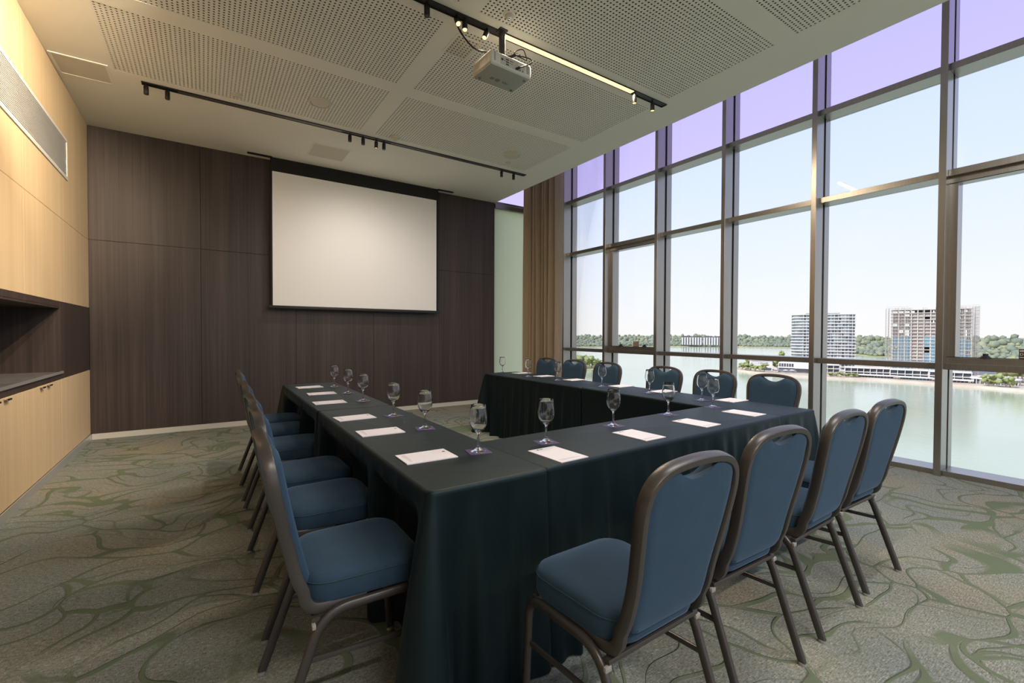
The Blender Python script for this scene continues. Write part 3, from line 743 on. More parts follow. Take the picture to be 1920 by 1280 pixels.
table(.838, 2.235, .490, 1.80, RA, (1, 0.0, 0, 1), 3, 'at the near left corner of the U', 0, [(-1, y-2.235, .10) for y in (1.675, 2.275, 2.78)])
table(.860, 4.045, .490, 1.80, RA, (.25, 1, 1, 1), 5, 'on the left arm next to the dark wall', -.0015, [(-1, y-4.045, .125) for y in (3.51, 4.08, 4.57)])
table(2.000, 1.622, 1.905, .500, RF, (1, .0, 1, .0), 8, 'across the front of the U behind the four near chairs', .0012)
table(3.185, 2.305, .505, 1.80, RA, (1, 1, 0, .0), 12, 'at the right corner of the U by the windows', -.0005, [(1, y-2.305, .09) for y in (1.893, 2.415, 2.957)])
table(3.212, 4.130, .505, 1.83, RA, (.2, 1, 1, 1), 15, 'on the window arm nearest the curtain', -.002, [(1, y-4.130, .12) for y in (3.737, 4.309, 4.86)])

# ------------------------------------------------------------------ chairs (local: faces +Y, origin on the floor)
def make_chair():
    t = empty('banquet_chair', (0, 0, 0))
    # seat cushion
    b = B(); n = 14; hw_, y0, y1 = .200, -.218, .172
    out = []
    def rr(hw, ya, yb, r, k=7):
        o = []
        for cx, cy, a in ((hw-r, ya+r, -PI/2), (hw-r, yb-r, 0), (-hw+r, yb-r, PI/2), (-hw+r, ya+r, PI)):
            for i in range(k+1):
                w = a+PI/2*i/k; o.append((cx+r*math.cos(w), cy+r*math.sin(w)))
        return o
    lev = [(.405, -.012), (.408, -.004), (.418, 0), (.468, .0), (.474, -.001), (.486, -.006), (.496, -.020), (.503, -.050), (.507, -.095), (.508, -.15)]
    rows = []
    for z, d in lev:
        q = rr(hw_+d, y0-d, y1+d, max(.03, .085+d*.6))
        rows.append([b.verts.new((x*(1-.06*(.0-y)/.22 if y < 0 else 1), y, z)) for x, y in q])
    b.faces.new(rows[0][::-1]); b.faces.new(rows[-1])
    for A, C in zip(rows, rows[1:]):
        for i in range(len(A)): b.faces.new((A[i], A[(i+1) % len(A)], C[(i+1) % len(A)], C[i]))
    seat = obj('seat', b, M_FAB, t, smooth=50)
    b = B(); q = rr(hw_+.0005, y0-.0005, y1+.0005, .085)
    tube(b, [(x*(1-.06*(.0-y)/.22 if y < 0 else 1), y, .472) for x, y in q], .0022, n=6, up=(0, 0, 1), closed=True); obj('piping', b, M_PIPE, seat, smooth=60)
    # back: frame centre line, half profile (x, z); y from z
    def yb(z): return -.212-.108*max(0, (z-.40))/.52-.007*math.sin(min(1, max(0, (z-.44)/.5))*PI)
    half = [(.178, .50), (.176, .56), (.180, .62), (.188, .68), (.1955, .74), (.200, .79), (.199, .825), (.188, .862), (.162, .890), (.120, .907), (.06, .9145), (0, .9165)]
    lo = [Vector((.180, -.03, .397)), Vector((.180, -.10, .396)), Vector((.180, -.16, .397)), Vector((.180, -.195, .406)), Vector((.1795, -.213, .430)), Vector((.179, -.219, .46))]
    right = lo+[Vector((x, yb(z), z)) for x, z in half]
    path = right+[Vector((-v.x, v.y, v.z)) for v in reversed(right[:-1])]
    path = smooth_path(path, 3)
    b = B()
    # sweep: narrow across the back plane, deep front to back
    rings = []; K = len(path); nseg = 12
    for i, p in enumerate(path):
        tg = (path[min(i+1, K-1)]-path[max(i-1, 0)]).normalized()
        side = Vector((1, 0, 0)) if abs(tg.x) < .999 else Vector((0, 0, 1))
        # depth axis: perpendicular to tangent in the Y-ish direction
        if i < 3*6 or i > K-1-3*6: a = Vector((1, 0, 0))
        else:
            dp = Vector((0, 1, .26)); dp = dp-tg*dp.dot(tg); dp.normalize(); a = tg.cross(dp)
        a = a-tg*a.dot(tg); a.normalize()
        if a.dot(Vector((1, 0, 0))) < 0 and abs(a.x) > .3: a = -a
        rings.append((p, tg, a))
    prev = None; R2 = []
    for p, tg, a in rings:
        if prev is not None and a.dot(prev) < 0: a = -a
        prev = a; bb = tg.cross(a); rg = []
        for j in range(nseg):
            w = 2*PI*j/nseg; c, s = math.cos(w), math.sin(w)
            c = math.copysign(abs(c)**.42, c); s = math.copysign(abs(s)**.55, s)
            rg.append(b.verts.new(p+a*.0118*c+bb*.0180*s))
        R2.append(rg)
    for A, C in zip(R2, R2[1:]):
        for j in range(nseg): b.faces.new((A[j], A[(j+1) % nseg], C[(j+1) % nseg], C[j]))
    b.faces.new(R2[0]); b.faces.new(R2[-1])
    obj('back_frame', b, M_FRAME, t, smooth=50)
    # upholstered back with the hand hole left open at the top
    zs = [.452+i*(.845-.452)/22 for i in range(23)]
    def wid(z):
        pr_ = [(.452, .168)]+[(z_, x_) for x_, z_ in half]
        for (za, xa), (zb_, xb_) in zip(pr_, pr_[1:]):
            if za <= z <= zb_: return xa+(xb_-xa)*(z-za)/(zb_-za)-.010
        return .16
    def ztop(x):        # upper edge: dips in the middle (handle), meets the frame at the sides
        ax = abs(x)
        if ax < .092: return .866+.036*(ax/.092)**2
        zz = .900
        for (xa, za), (xb_, zb_) in zip(half[5:], half[6:]):
            if xb_ <= ax <= xa: zz = za+(zb_-za)*(xa-ax)/(xa-xb_+1e-9)-.005
        return zz
    b = B(); nx = 26; nz = 20; F = []; Bk = []
    for j in range(nz+1):
        fr, bk = [], []
        for i in range(nx+1):
            u = -1+2*i/nx
            v = j/nz
            # x from width at this height; height limited by the upper outline
            z = .445+v*(.84-.445); x = u*wid(min(max(z, .453), .86))
            zt = ztop(x); z = .445+v*(zt-.445); x = u*wid(min(max(z, .453), .88)) if v < .93 else x
            zc = .445+.012*(abs(u)**8) if j == 0 else z
            pu = min(1, (1-abs(u))/.16)*min(1, (v+.02)/.07)*min(1, (1.02-v)/.08); pu = max(0, pu)**.5
            fr.append(b.verts.new((x, yb(z)+.012+.026*pu, zc))); bk.append(b.verts.new((x, yb(z)-.006-.009*pu, zc)))
        F.append(fr); Bk.append(bk)
    for j in range(nz):
        for i in range(nx):
            b.faces.new((F[j][i], F[j][i+1], F[j+1][i+1], F[j+1][i])); b.faces.new((Bk[j][i], Bk[j+1][i], Bk[j+1][i+1], Bk[j][i+1]))
    for i in range(nx):
        b.faces.new((F[0][i], Bk[0][i], Bk[0][i+1], F[0][i+1])); b.faces.new((F[nz][i], F[nz][i+1], Bk[nz][i+1], Bk[nz][i]))
    for j in range(nz):
        b.faces.new((F[j][0], F[j+1][0], Bk[j+1][0], Bk[j][0])); b.faces.new((F[j][nx], Bk[j][nx], Bk[j+1][nx], F[j+1][nx]))
    obj('backrest', b, M_FAB, t, smooth=60)
    # legs: each side is an inverted U, split into a front and a rear leg
    for s in (-1, 1):
        X = s*.203
        fp = fillet([(X, .172, .006), (X, .150, .392), (X, .0, .392)], .07, 7)
        rp = fillet([(X, .0, .392), (X, -.165, .392), (X, -.305, .006)], .09, 7)
        for pts in (fp, rp):
            b = B(); tube(b, pts, .0105, .0145, 10, up=(1, 0, 0), power=3.2); lg = obj('leg', b, M_FRAME if pts is fp or 1 else M_LEG, t, smooth=50)
            e0 = pts[0] if pts is fp else pts[-1]
            b = B(); cyl(b, (e0[0], e0[1], .0003), .0150, .010, 12); obj('foot_glide', b, M_GLIDE, lg)
        b = B(); tube(b, [(X*.985, .158, .235), (X*.985, -.214, .255)], .006, .010, 8, up=(1, 0, 0), power=3); obj('stretcher', b, M_FRAME, t, smooth=50)
        b = B(); box(b, X-.0120, X+.0120, -.200, -.188, .350, .366, .003, 2); bu = obj('stacking_bumper', b, M_GLIDE, t, smooth=40)
    b = B(); tube(b, [(-.2, -.186, .372), (.2, -.186, .372)], .009, .013, 8, up=(0, 0, 1), power=3); obj('crossbar', b, M_FRAME, t, smooth=50)
    b = B(); tube(b, [(-.2, .13, .392), (.2, .13, .392)], .009, .012, 8, up=(0, 0, 1), power=3); obj('crossbar', b, M_FRAME, t, smooth=50)
    return t
proto = make_chair(); used = [0]
def chair(x, y, rz, label, group):
    o = proto if not used[0] else copy_tree(proto)
    used[0] = 1
    o.location = (x, y, 0); o.rotation_euler = (0, 0, rz); tag(o, label, 'chair', group)
NEAR = [(1.085, 1.050, R(1)), (1.675, 1.108, R(-1)), (2.275, 1.125, R(1.5)), (2.84, 1.148, R(-1))]
NLAB = ['blue banquet chair nearest the viewer with its back turned', 'second blue banquet chair from the left in the near row', 'third blue banquet chair from the left in the near row', 'blue banquet chair at the window end of the near row']
for (x, y, a), lab in zip(NEAR, NLAB): chair(x, y, a, lab, 'chairs along the front of the U')
LEFT = [(.468, 1.675, R(-91)), (.500, 2.275, R(-90)), (.515, 2.78, R(-89)), (.535, 3.51, R(-90)), (.540, 4.08, R(-91)), (.560, 4.57, R(-90))]
for k, (x, y, a) in enumerate(LEFT):
    chair(x, y, a, 'blue banquet chair on the left side, %s from the dark wall' % ORD[5-k], 'chairs along the left arm')
RIGHT = [(3.545, 1.893, R(90)), (3.545, 2.415, R(89)), (3.545, 2.957, R(90)), (3.545, 3.737, R(91)), (3.545, 4.309, R(90)), (3.545, 4.86, R(90))]
for k, (x, y, a) in enumerate(RIGHT):
    chair(x, y, a, 'dark banquet chair on the window side, %s from the curtain' % ORD[5-k], 'chairs along the window arm')

# ------------------------------------------------------------------ tableware
b = B()
prof = [(0, 0), (.0325, 0), (.0345, .0012), (.0340, .0026), (.022, .0060), (.012, .0120), (.0068, .0220), (.0048, .036), (.0043, .055), (.0048, .072), (.0075, .080), (.0150, .0862), (.0260, .0960), (.0345, .1100), (.0388, .1260), (.0394, .1400), (.0375, .1600), (.0340, .1830), (.0312, .2000),
        (.0306, .2006), (.0300, .2000), (.0328, .1830), (.0363, .1600), (.0381, .1400), (.0375, .1265), (.0332, .1112), (.0248, .0978), (.0130, .0895), (0, .0868)]
lathe(b, prof, 36); GM = mesh(b, 'wine_glass', M_GLASS, 60)
b = B(); box(b, -.0475, .0475, -.0475, .0475, 0, .0016); CM = mesh(b, 'coaster', M_COAST)
b = B(); box(b, -.074, .074, -.107, .107, 0, .004); PM = mesh(b, 'notepad_sheet', M_PAPER)
b = B(); cyl(b, (-.030, .088, .0041), .0068, .0003, 16); LM = mesh(b, 'logo', M_INK)
b = B()
for k in range(5): box(b, -.060, -.060+[.05, .11, .11, .11, .08][k], -.09+k*.004, -.0885+k*.004, .0040, .0042)
for k in range(14): box(b, -.060, .060, -.060+k*.0095, -.0596+k*.0095, .0040, .0041)
RM = mesh(b, 'ruled_lines', M_INKL)
b = B(); cyl(b, (-.033, .090, .0041), .0055, .0003, 14); box(b, -.024, -.006, .087, .0925, .0041, .0043); LM2 = mesh(b, 'logo', M_INK)
SET_L = [((.7500, 1.735), (.968, 1.690)), ((.741, 2.298), (.9685, 2.259)), ((.739, 2.768), (.957, 2.711)), ((.750, 3.477), (.977, 3.425)), ((.806, 4.025), (1.000, 3.945)), ((.806, 4.56), (1.010, 4.479))]
SET_F = [((1.222, 1.470), (1.317, 1.666)), ((1.793, 1.528), (1.862, 1.7625)), ((2.314, 1.5586), (2.410, 1.818)), ((2.864, 1.590), (2.917, 1.834))]
SET_R = [((3.345, 1.95), (3.147, 2.072)), ((3.345, 2.58), (3.160, 2.576)), ((3.343, 3.064), (3.153, 3.132)), ((3.364, 3.763), (3.173, 3.816)), ((3.349, 4.284), (3.150, 4.330)), ((3.36, 4.76), (3.206, 4.977))]
rnd = random.Random(4)
for arm, sets, rz in (('left arm', SET_L, -PI/2), ('front table', SET_F, 0), ('window arm', SET_R, PI/2)):
    n = len(sets)
    for k, ((px, py), (gx, gy)) in enumerate(sets):
        if arm == 'left arm': wh = 'on the left table arm, %s from the dark wall' % ORD[n-1-k]
        elif arm == 'front table': wh = 'on the front table, %s from the left' % ORD[k]
        else: wh = 'on the window side table arm, %s from the curtain' % ORD[n-1-k]
        j = rnd.uniform(-.05, .05)
        p_ = empty('notepad', (px, py, TZ+.0006), rz+j, 'white notepad ' + wh, 'notepad', 'notepads on the tables')
        link('sheet', PM, p_); link('logo', LM if arm != 'front table' else LM2, p_)
        if arm != 'window arm': link('printed_lines', RM, p_)
        c = link('coaster', CM, None, (gx, gy, TZ+.0004), rz+rnd.uniform(-.25, .25)); tag(c, 'purple coaster ' + wh, 'coaster', 'coasters on the tables')
        g = link('wine_glass', GM, None, (gx, gy, TZ+.0024), rnd.uniform(0, 6)); tag(g, 'wine glass ' + wh, 'glass', 'wine glasses on the tables')

# ------------------------------------------------------------------ outdoors: lake, island, towers, far shore
ZW = -35.0
def pol(px, dist, z=0.0):
    """ground point at a compass bearing (given as the picture column it is seen in) and a distance in metres"""
    a = YAW+math.atan((px-960)/F_PX); return Vector((dist*math.sin(a), dist*math.cos(a), z))
b = B()
vs = [b.verts.new(p_) for p_ in ((-9000, -9000, ZW), (9000, -9000, ZW), (9000, 9000, ZW), (-9000, 9000, ZW))]; b.faces.new(vs)
S(obj('lake', b, M_WATER), 'calm pale green lake outside the windows', 'lake')
# island plate
SH = [(1368, 520), (1384, 505), (1400, 492), (1440, 470), (1500, 462), (1560, 458), (1600, 460), (1650, 462), (1700, 458), (1760, 455), (1800, 452), (1850, 448), (1920, 440), (2050, 440), (2300, 470), (2300, 700), (2000, 720), (1850, 720), (1700, 690), (1600, 650), (1500, 640), (1440, 600), (1395, 560)]
b = B(); top = []; bot = []
for px, d in SH:
    q = pol(px, d, ZW+1.6); top.append(b.verts.new(q)); c = pol(px, d-4 if d < 545 else d+4, ZW-1); bot.append(b.verts.new(c))
b.faces.new(top)
for i in range(len(SH)): b.faces.new((top[i], top[(i+1) % len(SH)], bot[(i+1) % len(SH)], bot[i]))
S(obj('island', b, M_EARTH), 'sandy built up island in the lake with towers on it', 'island')
GZ = ZW+1.6
def frame_at(px, d, turn=0):
    """yaw that turns a building's -Y face to the viewer"""
    a = YAW+math.atan((px-960)/F_PX); return -a+turn
def tower_a():
    c = pol(1541, 560, GZ); t = empty('apartment_tower', c, frame_at(1541, 560, R(8)), 'finished glass and white slab apartment tower on the island', 'building')
    w, dp, fl, n = 25.5, 10, 3.05, 18
    sec = [(-w, -dp+6), (-w+2, -dp+2), (-w+8, -dp), (w-6, -dp), (w, -dp+1), (w, dp), (-w, dp)]
    def prism(b, s, z0, z1, grow=0):
        lo = [b.verts.new((x+math.copysign(grow, x), y+math.copysign(grow, y), z0)) for x, y in s]; hi = [b.verts.new((v.co.x, v.co.y, z1)) for v in lo]
        b.faces.new(lo[::-1]); b.faces.new(hi)
        for i in range(len(s)): b.faces.new((lo[i], lo[(i+1) % len(s)], hi[(i+1) % len(s)], hi[i]))
    b = B(); prism(b, sec, 0, fl*n); obj('glazing', b, M_GLZ, t)
    b = B(); prism(b, sec, -.3, .55, .8); sm = mesh(b, 'floor_slab', M_WWALL)
    for k in range(n+1): link('floor_slab', sm, t, (0, 0, k*fl))
    b = B(); r_ = random.Random(2)
    for k in range(n):
        x = -w+9
        while x < w-1:
            ww = r_.choice((1.2, 2.0, 3.0))
            if r_.random() < .45: box(b, x, x+ww, -dp-.12, -dp, k*fl+.55, k*fl+2.7)
            x += ww+.8
    tag(obj('window_panes', b, M_GLZD, t), kind='stuff')
    b = B()
    for i in range(15): box(b, -w+8+i*2.9, -w+8.3+i*2.9, -dp-.25, -dp, 0, n*fl)
    tag(obj('facade_fins', b, M_WWALL, t), kind='stuff')
    bx('roof_plant', M_SLATE, -14, 14, -5, 6, n*fl+.5, n*fl+1.4, t)
tower_a()
def tower_b():
    c = pol(1742, 570, GZ); t = empty('unfinished_tower', c, frame_at(1742, 570, R(4)), 'unfinished concrete tower wrapped in scaffolding with blue lower glazing', 'building')
    w, dp, fl, n = 27.0, 10.5, 3.05, 19
    b = B(); box(b, -w, w, -dp, dp, -.25, .35); sm = mesh(b, 'floor_slab', M_CONC)
    for k in range(n+1): link('floor_slab', sm, t, (0, 0, k*fl))
    b = B()
    for i in range(13):
        for y in (-dp+.4, 0, dp-.9): box(b, -w+.4+i*(2*w-1.3)/12, -w+1.2+i*(2*w-1.3)/12, y, y+.6, 0, n*fl)
    tag(obj('columns', b, M_CONC, t), kind='stuff')
    b = B(); box(b, -10, 2, -3, 5, 0, n*fl); box(b, 10, 17, -3, 5, 0, n*fl-6); obj('core', b, M_SLATE, t)
    b = B(); r_ = random.Random(9)
    for k in range(n-2):
        for i in range(12):
            if 3 <= i <= 4: continue
            x0 = -w+1.2+i*(2*w-1.3)/12; x1 = x0+(2*w-1.3)/12-.9
            if k < 11 and r_.random() < .93: box(b, x0, x1, -dp+.5, -dp+.6, k*fl+.4, k*fl+2.75)
    tag(obj('blue_glazing', b, M_BLUE, t), kind='stuff')
    b = B()
    for k in range(n-1):
        for i in range(12):
            x0 = -w+1.2+i*(2*w-1.3)/12; x1 = x0+(2*w-1.3)/12-.9
            if (3 <= i <= 4) or (k >= 11 and r_.random() < .75): box(b, x0, x1, -dp+1.2, -dp+1.4, k*fl+.35, k*fl+2.75)
    tag(obj('infill_walls', b, M_BRICK, t), kind='stuff')
    b = B(); h = n*fl+2
    for i in range(30): 
        x = -w-4+i*(2*w+8)/29
        if abs(x) > w-12 or i % 4 == 0: box(b, x-.10, x+.10, -dp-2.2, -dp-2.0, 0, h)
    for y in (-dp+2, -dp+6, 0, 5, dp):
        for x in (-w-4, -w-2, w+2, w+4): box(b, x-.10, x+.10, y-.1, y+.1, 0, h)
    for k in range(n+1):
        z = k*fl+1.4
        for z_ in (z, z+1.4): box(b, -w-4, -w+12, -dp-2.2, -dp-2.05, z_-.09, z_+.09); box(b, w-12, w+4, -dp-2.2, -dp-2.05, z_-.09, z_+.09)
        for x in (-w-4, w+4): box(b, x-.09, x+.09, -dp-2.1, dp, z-.09, z+.09)
    tag(obj('scaffolding', b, M_SCAF, t), kind='stuff')
    b = B(); r_ = random.Random(5)
    for i in range(10):
        if r_.random() < .8: box(b, -w+2+i*4.9, -w+5.4+i*4.9, -dp+.3, -dp+.6, n*fl+.35, n*fl+2.0)
    obj('parapet_piece', b, M_CONC, t); tag(t.children[-1], kind='stuff')
tower_b()
def terrace(px, d, half, floors, label, turn=0, deep=8.0, fh=3.3):
    c = pol(px, d, GZ); t = empty('terrace_block', c, frame_at(px, d, turn), label, 'building', 'low terrace blocks on the island')
    bx('wall', M_CONC, -half, half, -deep/2+1.6, deep/2, 0, floors*fh+.8, t)
    b = B(); box(b, -half-.4, half+.4, -deep/2-.3, deep/2+.3, -.2, .2); sm = mesh(b, 'balcony_slab', M_WWALL)
    for k in range(1, floors+1): link('balcony_slab', sm, t, (0, 0, k*fh))
    b = B(); n = int(half*2/4.2)
    for i in range(n+1): box(b, -half+i*2*half/n-.15, -half+i*2*half/n+.15, -deep/2, -deep/2+1.6, 0, floors*fh)
    tag(obj('party_fins', b, M_WWALL, t), kind='stuff')
    b = B(); rr_ = random.Random(int(px))
    for k in range(floors):
        for i in range(n):
            x0 = -half+i*2*half/n+.35; x1 = x0+2*half/n-.7
            box(b, x0, x1, -deep/2+1.5, -deep/2+1.6, k*fh+.3, k*fh+2.6)
    tag(obj('window_panes', b, M_GLZD, t), kind='stuff')
terrace(1626, 492, 15.0, 2, 'low pale terrace block below the finished glass tower', R(4))
terrace(1705, 488, 11.5, 2, 'low pale terrace block in the middle of the shore row', R(2))
terrace(1783, 484, 11.5, 2, 'low pale terrace block below the scaffolded tower', R(0))
terrace(1552, 520, 9, 2, 'small terrace block behind the window mullion left of the row', R(4))
for px, d, hw2, lab in ((1640, 476, 15, 'long white quay deck under the left terrace block'), (1718, 474, 11, 'white quay deck with blue tarpaulins on the shore'), (1788, 470, 11, 'white quay deck on the shore under the scaffolded tower')):
    t = empty('quay_deck', pol(px, d, GZ), frame_at(px, d), lab, 'deck', 'white quay decks along the shore')
    bx('deck', M_WWALL, -hw2, hw2, -4, 4, 1.6, 2.2, t)
    b = B()
    for i in range(int(hw2)): box(b, -hw2+1+i*2, -hw2+1.25+i*2, -3.9, -3.6, 0, 1.6)
    tag(obj('posts', b, M_SLATE, t), kind='stuff')
    bx('store', M_BLUE if px == 1718 else M_SLATE, -hw2+2, hw2-3, -1, 3, 0, 1.58, t)
t = empty('pavilion', pol(1868, 474, GZ), frame_at(1868, 474), 'round pale pavilion with a flat roof on the shore', 'building')
for z, r_, nm, m_ in ((0, 15, 'base', M_SLATE), (3.4, 17.5, 'roof', M_WWALL), (4.6, 12.5, 'upper_roof', M_CONC)):
    b = B(); cyl(b, (0, 0, z), r_, 3.4 if z == 0 else .9, 40); ob = obj(nm, b, m_, t); ob.scale = (.74, .5, 1)
b = B()
for i in range(28):
    a = 2*PI*i/28; box(b, 12*math.cos(a)-.2, 12*math.cos(a)+.2, 8*math.sin(a)-.2, 8*math.sin(a)+.2, 0, 3.4)
tag(obj('posts', b, M_WWALL, t), kind='stuff')
t = empty('lakeside_house', pol(1427, 512, GZ), frame_at(1427, 512, R(10)), 'white gabled lakeside building with dark lettering among bushes', 'building')
bx('wall', M_WWALL, -9, 9, -6, 6, 0, 9.5, t); bx('roof', M_CONC, -9.6, 9.6, -6.6, 6.6, 9.5, 10.1, t)
b = B(); box(b, -9.3, -8.7, -6.2, -6.0, 4, 7); box(b, -1, 8, -6.2, -6, 0, 2.4); obj('window_panes', b, M_GLZD, t)
b = B()
for i, w_ in enumerate((.5, 1.1, .7, .9, 1.2, .8)): box(b, -3+i*1.5, -3+i*1.5+w_, -6.08, -6.0, 6.6, 7.4)
tag(obj('sign_marks', b, M_SLATE, t), kind='stuff')
t = empty('lakeside_house', pol(1492, 492, GZ), frame_at(1492, 492, R(-6)), 'white two storey lakeside building with a dark open terrace', 'building')
bx('wall', M_WWALL, 0, 15, -7, 7, 4.2, 9.6, t); bx('base', M_SLATE, -13, 15, -4, 7, 0, 4.2, t); bx('upper_storey', M_WWALL, -13, 0, -5, 7, 4.2, 9.2, t)
b = B()
for i in range(6): box(b, -12.4+i*2.0, -10.9+i*2.0, -5.15, -5, 5.4, 8.3)
box(b, 11.6, 13.6, -7.15, -7, 5.5, 8.5); tag(obj('window_panes', b, M_GLZD, t), kind='stuff')
for k, (px, d) in enumerate(((1456, 486), (1474, 478), (1486, 482))):
    t = empty('parasol', pol(px, d, GZ), 0, 'white terrace parasol outside the lakeside building, %s from the left' % ORD[k], 'parasol', 'white parasols on the lakeside terrace')
    b = B(); lathe(b, [(0, 3.4), (2.2, 2.7), (2.2, 2.6), (0, 3.2)], 12); obj('canopy', b, M_WWALL, t); b = B(); cyl(b, (0, 0, 0), .08, 3.3, 8); obj('pole', b, M_SLATE, t)
# distant apartment blocks on the far shore
for k, (px, wd) in enumerate(((1287, 9), (1307, 9), (1328, 9), (1348, 9))):
    t = empty('far_apartment_block', pol(px, 1478, ZW+3), frame_at(px, 1490), 'distant grey apartment block on the far shore, %s from the left' % ORD[k], 'building', 'distant apartment blocks across the lake')
    bx('wall', M_SLATE, -14, 14, -6, 6, 0, 26, t); bx('roof', M_GLZD, -12, 12, -5, 5, 26, 28, t)
    b = B()
    for i in range(4): box(b, -13+i*7.2, -9.5+i*7.2, -6.8, -6, 2, 24)
    tag(obj('balcony_bays', b, M_WWALL, t), kind='stuff')
    b = B()
    for i in range(3):
        for z in range(6): box(b, -9+i*7.2, -6.6+i*7.2, -6.2, -6, 2.5+z*3.2, 4.6+z*3.2)
    tag(obj('window_panes', b, M_GLZD, t), kind='stuff')
# far shore land and forest
def shore(px):
    pts = [(700, 1500), (1060, 1250), (1150, 1350), (1250, 1450), (1350, 1500), (1480, 1500), (1560, 1150), (1640, 960), (1720, 1000), (1800, 960), (1880, 900), (1920, 860), (2600, 820)]
    for (a, c), (a2, c2) in zip(pts, pts[1:]):
        if a <= px <= a2: return c+(c2-c)*(px-a)/(a2-a)
    return pts[-1][1]
def land_z(px, d):
    k = min(1, max(0, d-shore(px))/2200); return ZW+1.2+17*k+2.5*k*math.sin(px*.021)+1.5*math.sin(px*.06)*k
b = B(); cols = []
for px in range(700, 2620, 20):
    s0 = shore(px); col_ = [b.verts.new(pol(px, s0, ZW-1))]
    for f in (0, 60, 200, 500, 1000, 1600, 2300, 3500): col_.append(b.verts.new(pol(px, s0+f+4, land_z(px, s0+f))))
    cols.append(col_)
for A, C in zip(cols, cols[1:]):
    for i in range(len(A)-1): b.faces.new((A[i], C[i], C[i+1], A[i+1]))
S(obj('far_shore', b, M_SHOREL, smooth=60), 'low green far shore across the lake', 'shore')
def blob(b, c, r, rz, rnd_, sub=1):
    g = bmesh.ops.create_icosphere(b, subdivisions=sub, radius=1)
    k = [rnd_.uniform(.72, 1.15) for _ in g['verts']]
    for v, q in zip(g['verts'], k): v.co = Vector((c[0]+v.co.x*r*q, c[1]+v.co.y*r*q, c[2]+v.co.z*rz*q))
rf = random.Random(21); b = B()
for row, (f, sp, r0) in enumerate(((12, 7, 4), (24, 7, 4.5), (40, 7, 5), (60, 8, 5), (90, 8, 5.5), (130, 9, 6), (180, 9, 6.5), (240, 10, 7), (320, 11, 7.5), (420, 12, 8), (560, 14, 9), (760, 17, 10), (1000, 20, 11), (1350, 26, 13), (1800, 32, 15))):
    px = 900.0
    while px < 2080:
        d = shore(px)+f*rf.uniform(.75, 1.3); r = r0*rf.uniform(.6, 1.25)
        if not (row < 2 and rf.random() < .45):
            q = pol(px, d, land_z(px, d)+r*.55); blob(b, q, r, r*rf.uniform(.75, 1.15), rf)
        px += sp*rf.uniform(.6, 1.4)/d*F_PX*(1+((px-960)/F_PX)**2)
fo = obj('forest', b, M_FOREST, smooth=180); tag(fo, 'dense band of trees along the far shore, haze put into their colour', 'forest', kind='stuff')
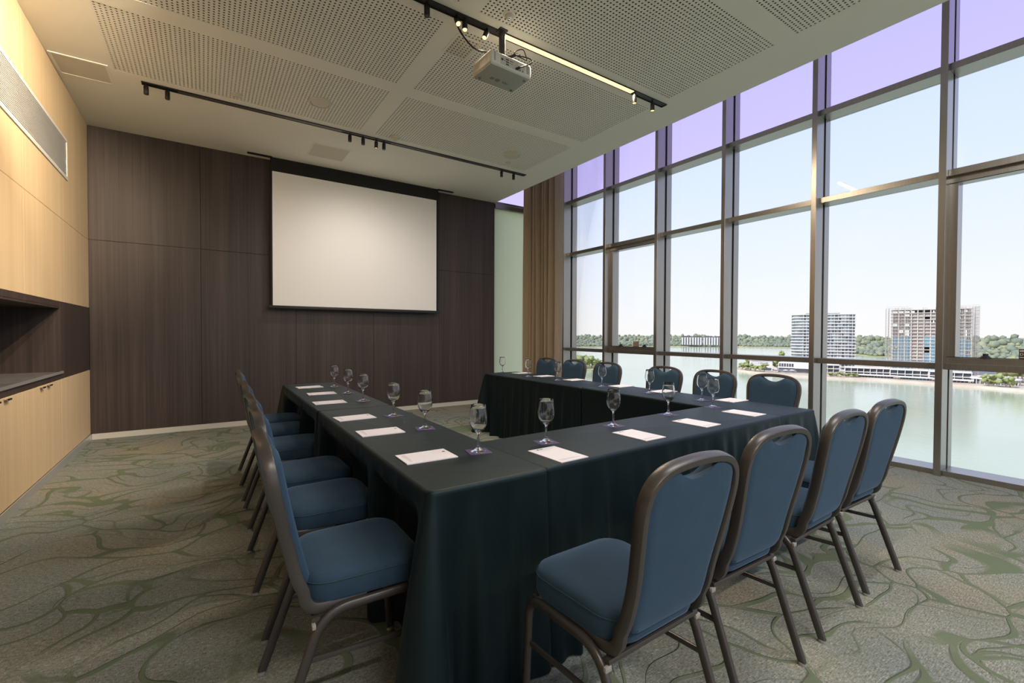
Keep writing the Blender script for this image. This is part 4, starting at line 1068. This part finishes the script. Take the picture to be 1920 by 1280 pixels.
# wooded spit at the left
b = B(); rows = []
for px, d in ((1062, 470), (1085, 452), (1110, 450), (1128, 470), (1126, 560), (1090, 590), (1040, 600), (1040, 520)): rows.append(b.verts.new(pol(px, d, ZW+1)))
b.faces.new(rows); r2 = [b.verts.new(v.co+Vector((0, 0, -2))) for v in rows]
for i in range(len(rows)): b.faces.new((rows[i], rows[(i+1) % len(rows)], r2[(i+1) % len(rows)], r2[i]))
S(obj('spit', b, M_SHOREL), 'small wooded spit near the curtain end of the lake view', 'spit')
TREE_N = {}
def tree(name, px, d, h, r, label, group, cat='tree', z=None):
    k_ = TREE_N.get(group, 0); TREE_N[group] = k_+1; label = label % ORD[k_]
    t = empty(name, pol(px, d, GZ-.3 if z is None else z), 0, label, cat, group)
    q = random.Random(int(px*7+d)); b = B()
    for _ in range(16): blob(b, (q.uniform(-.7, .7)*r, q.uniform(-.7, .7)*r, h*q.uniform(.35, .9)), r*q.uniform(.26, .46), h*q.uniform(.10, .17), q, 2)
    obj('crown', b, M_LEAF, t, smooth=180)
    b = B(); cyl(b, (0, 0, 0), max(.12, r*.07), h*.6, 8, r2=max(.06, r*.03)); obj('trunk', b, M_BARK, t)
for px, d, h, r in ((1070, 480, 11, 6), (1085, 475, 13, 7), (1098, 480, 14, 7), (1110, 478, 12, 6.5), (1120, 485, 10, 5), (1092, 500, 13, 7), (1106, 505, 12, 6)): tree('spit_tree', px, d, h, r, 'yellow green tree on the small wooded spit, %s in the clump', 'trees on the spit', z=ZW+.8)
for px, d, h, r in ((1392, 508, 7, 4), (1399, 500, 8, 4.5), (1408, 496, 7, 4.5), (1417, 490, 6, 4), (1426, 486, 6, 3.5), (1434, 488, 8, 4), (1404, 520, 11, 4)): tree('island_bush', px, d, h, r, 'sunlit bush at the left tip of the island, %s in the clump', 'bushes at the island tip', 'bush')
for px, d, h, r in ((1448, 520, 12, 4.5), (1458, 515, 13, 4.5), (1466, 530, 11, 4)): tree('island_tree', px, d, h, r, 'yellowish tree between the two white lakeside buildings, %s of three', 'trees between the lakeside buildings')
for px, d, h, r in ((1560, 464, 4, 2.8), (1570, 465, 3.5, 2.5), (1578, 466, 4, 2.8), (1588, 466, 3.5, 2.6), (1597, 467, 4, 2.8), (1606, 468, 3.6, 2.6)): tree('shore_shrub', px, d, h, r, 'pale shrub on the bank below the left terrace block, %s from the left', 'shrubs on the bank', 'bush')
for px, d, h, r in ((1856, 452, 9, 4), (1864, 454, 6, 3.5), (1888, 450, 10, 4.5), (1896, 452, 7, 4)): tree('weeping_tree', px, d, h, r, 'bright yellow green tree beside the round pavilion, %s from the left', 'bright trees by the pavilion')
for px, d, h, r in ((1884, 512, 16, 6), (1900, 506, 17, 6.5), (1918, 500, 18, 7), (1938, 496, 17, 7), (1890, 535, 15, 6), (1960, 492, 17, 7), (1910, 532, 18, 7)): tree('dark_tree', px, d, h, r, 'dense green tree at the right edge of the lake view, %s in the clump', 'trees at the right edge')
for px, d, h, r in ((1466, 745, 14, 5.5), (1436, 760, 7, 5)): tree('islet_tree', px, d, h, r, 'small tree standing in the lake behind the island, %s of two', 'islet trees', z=ZW)
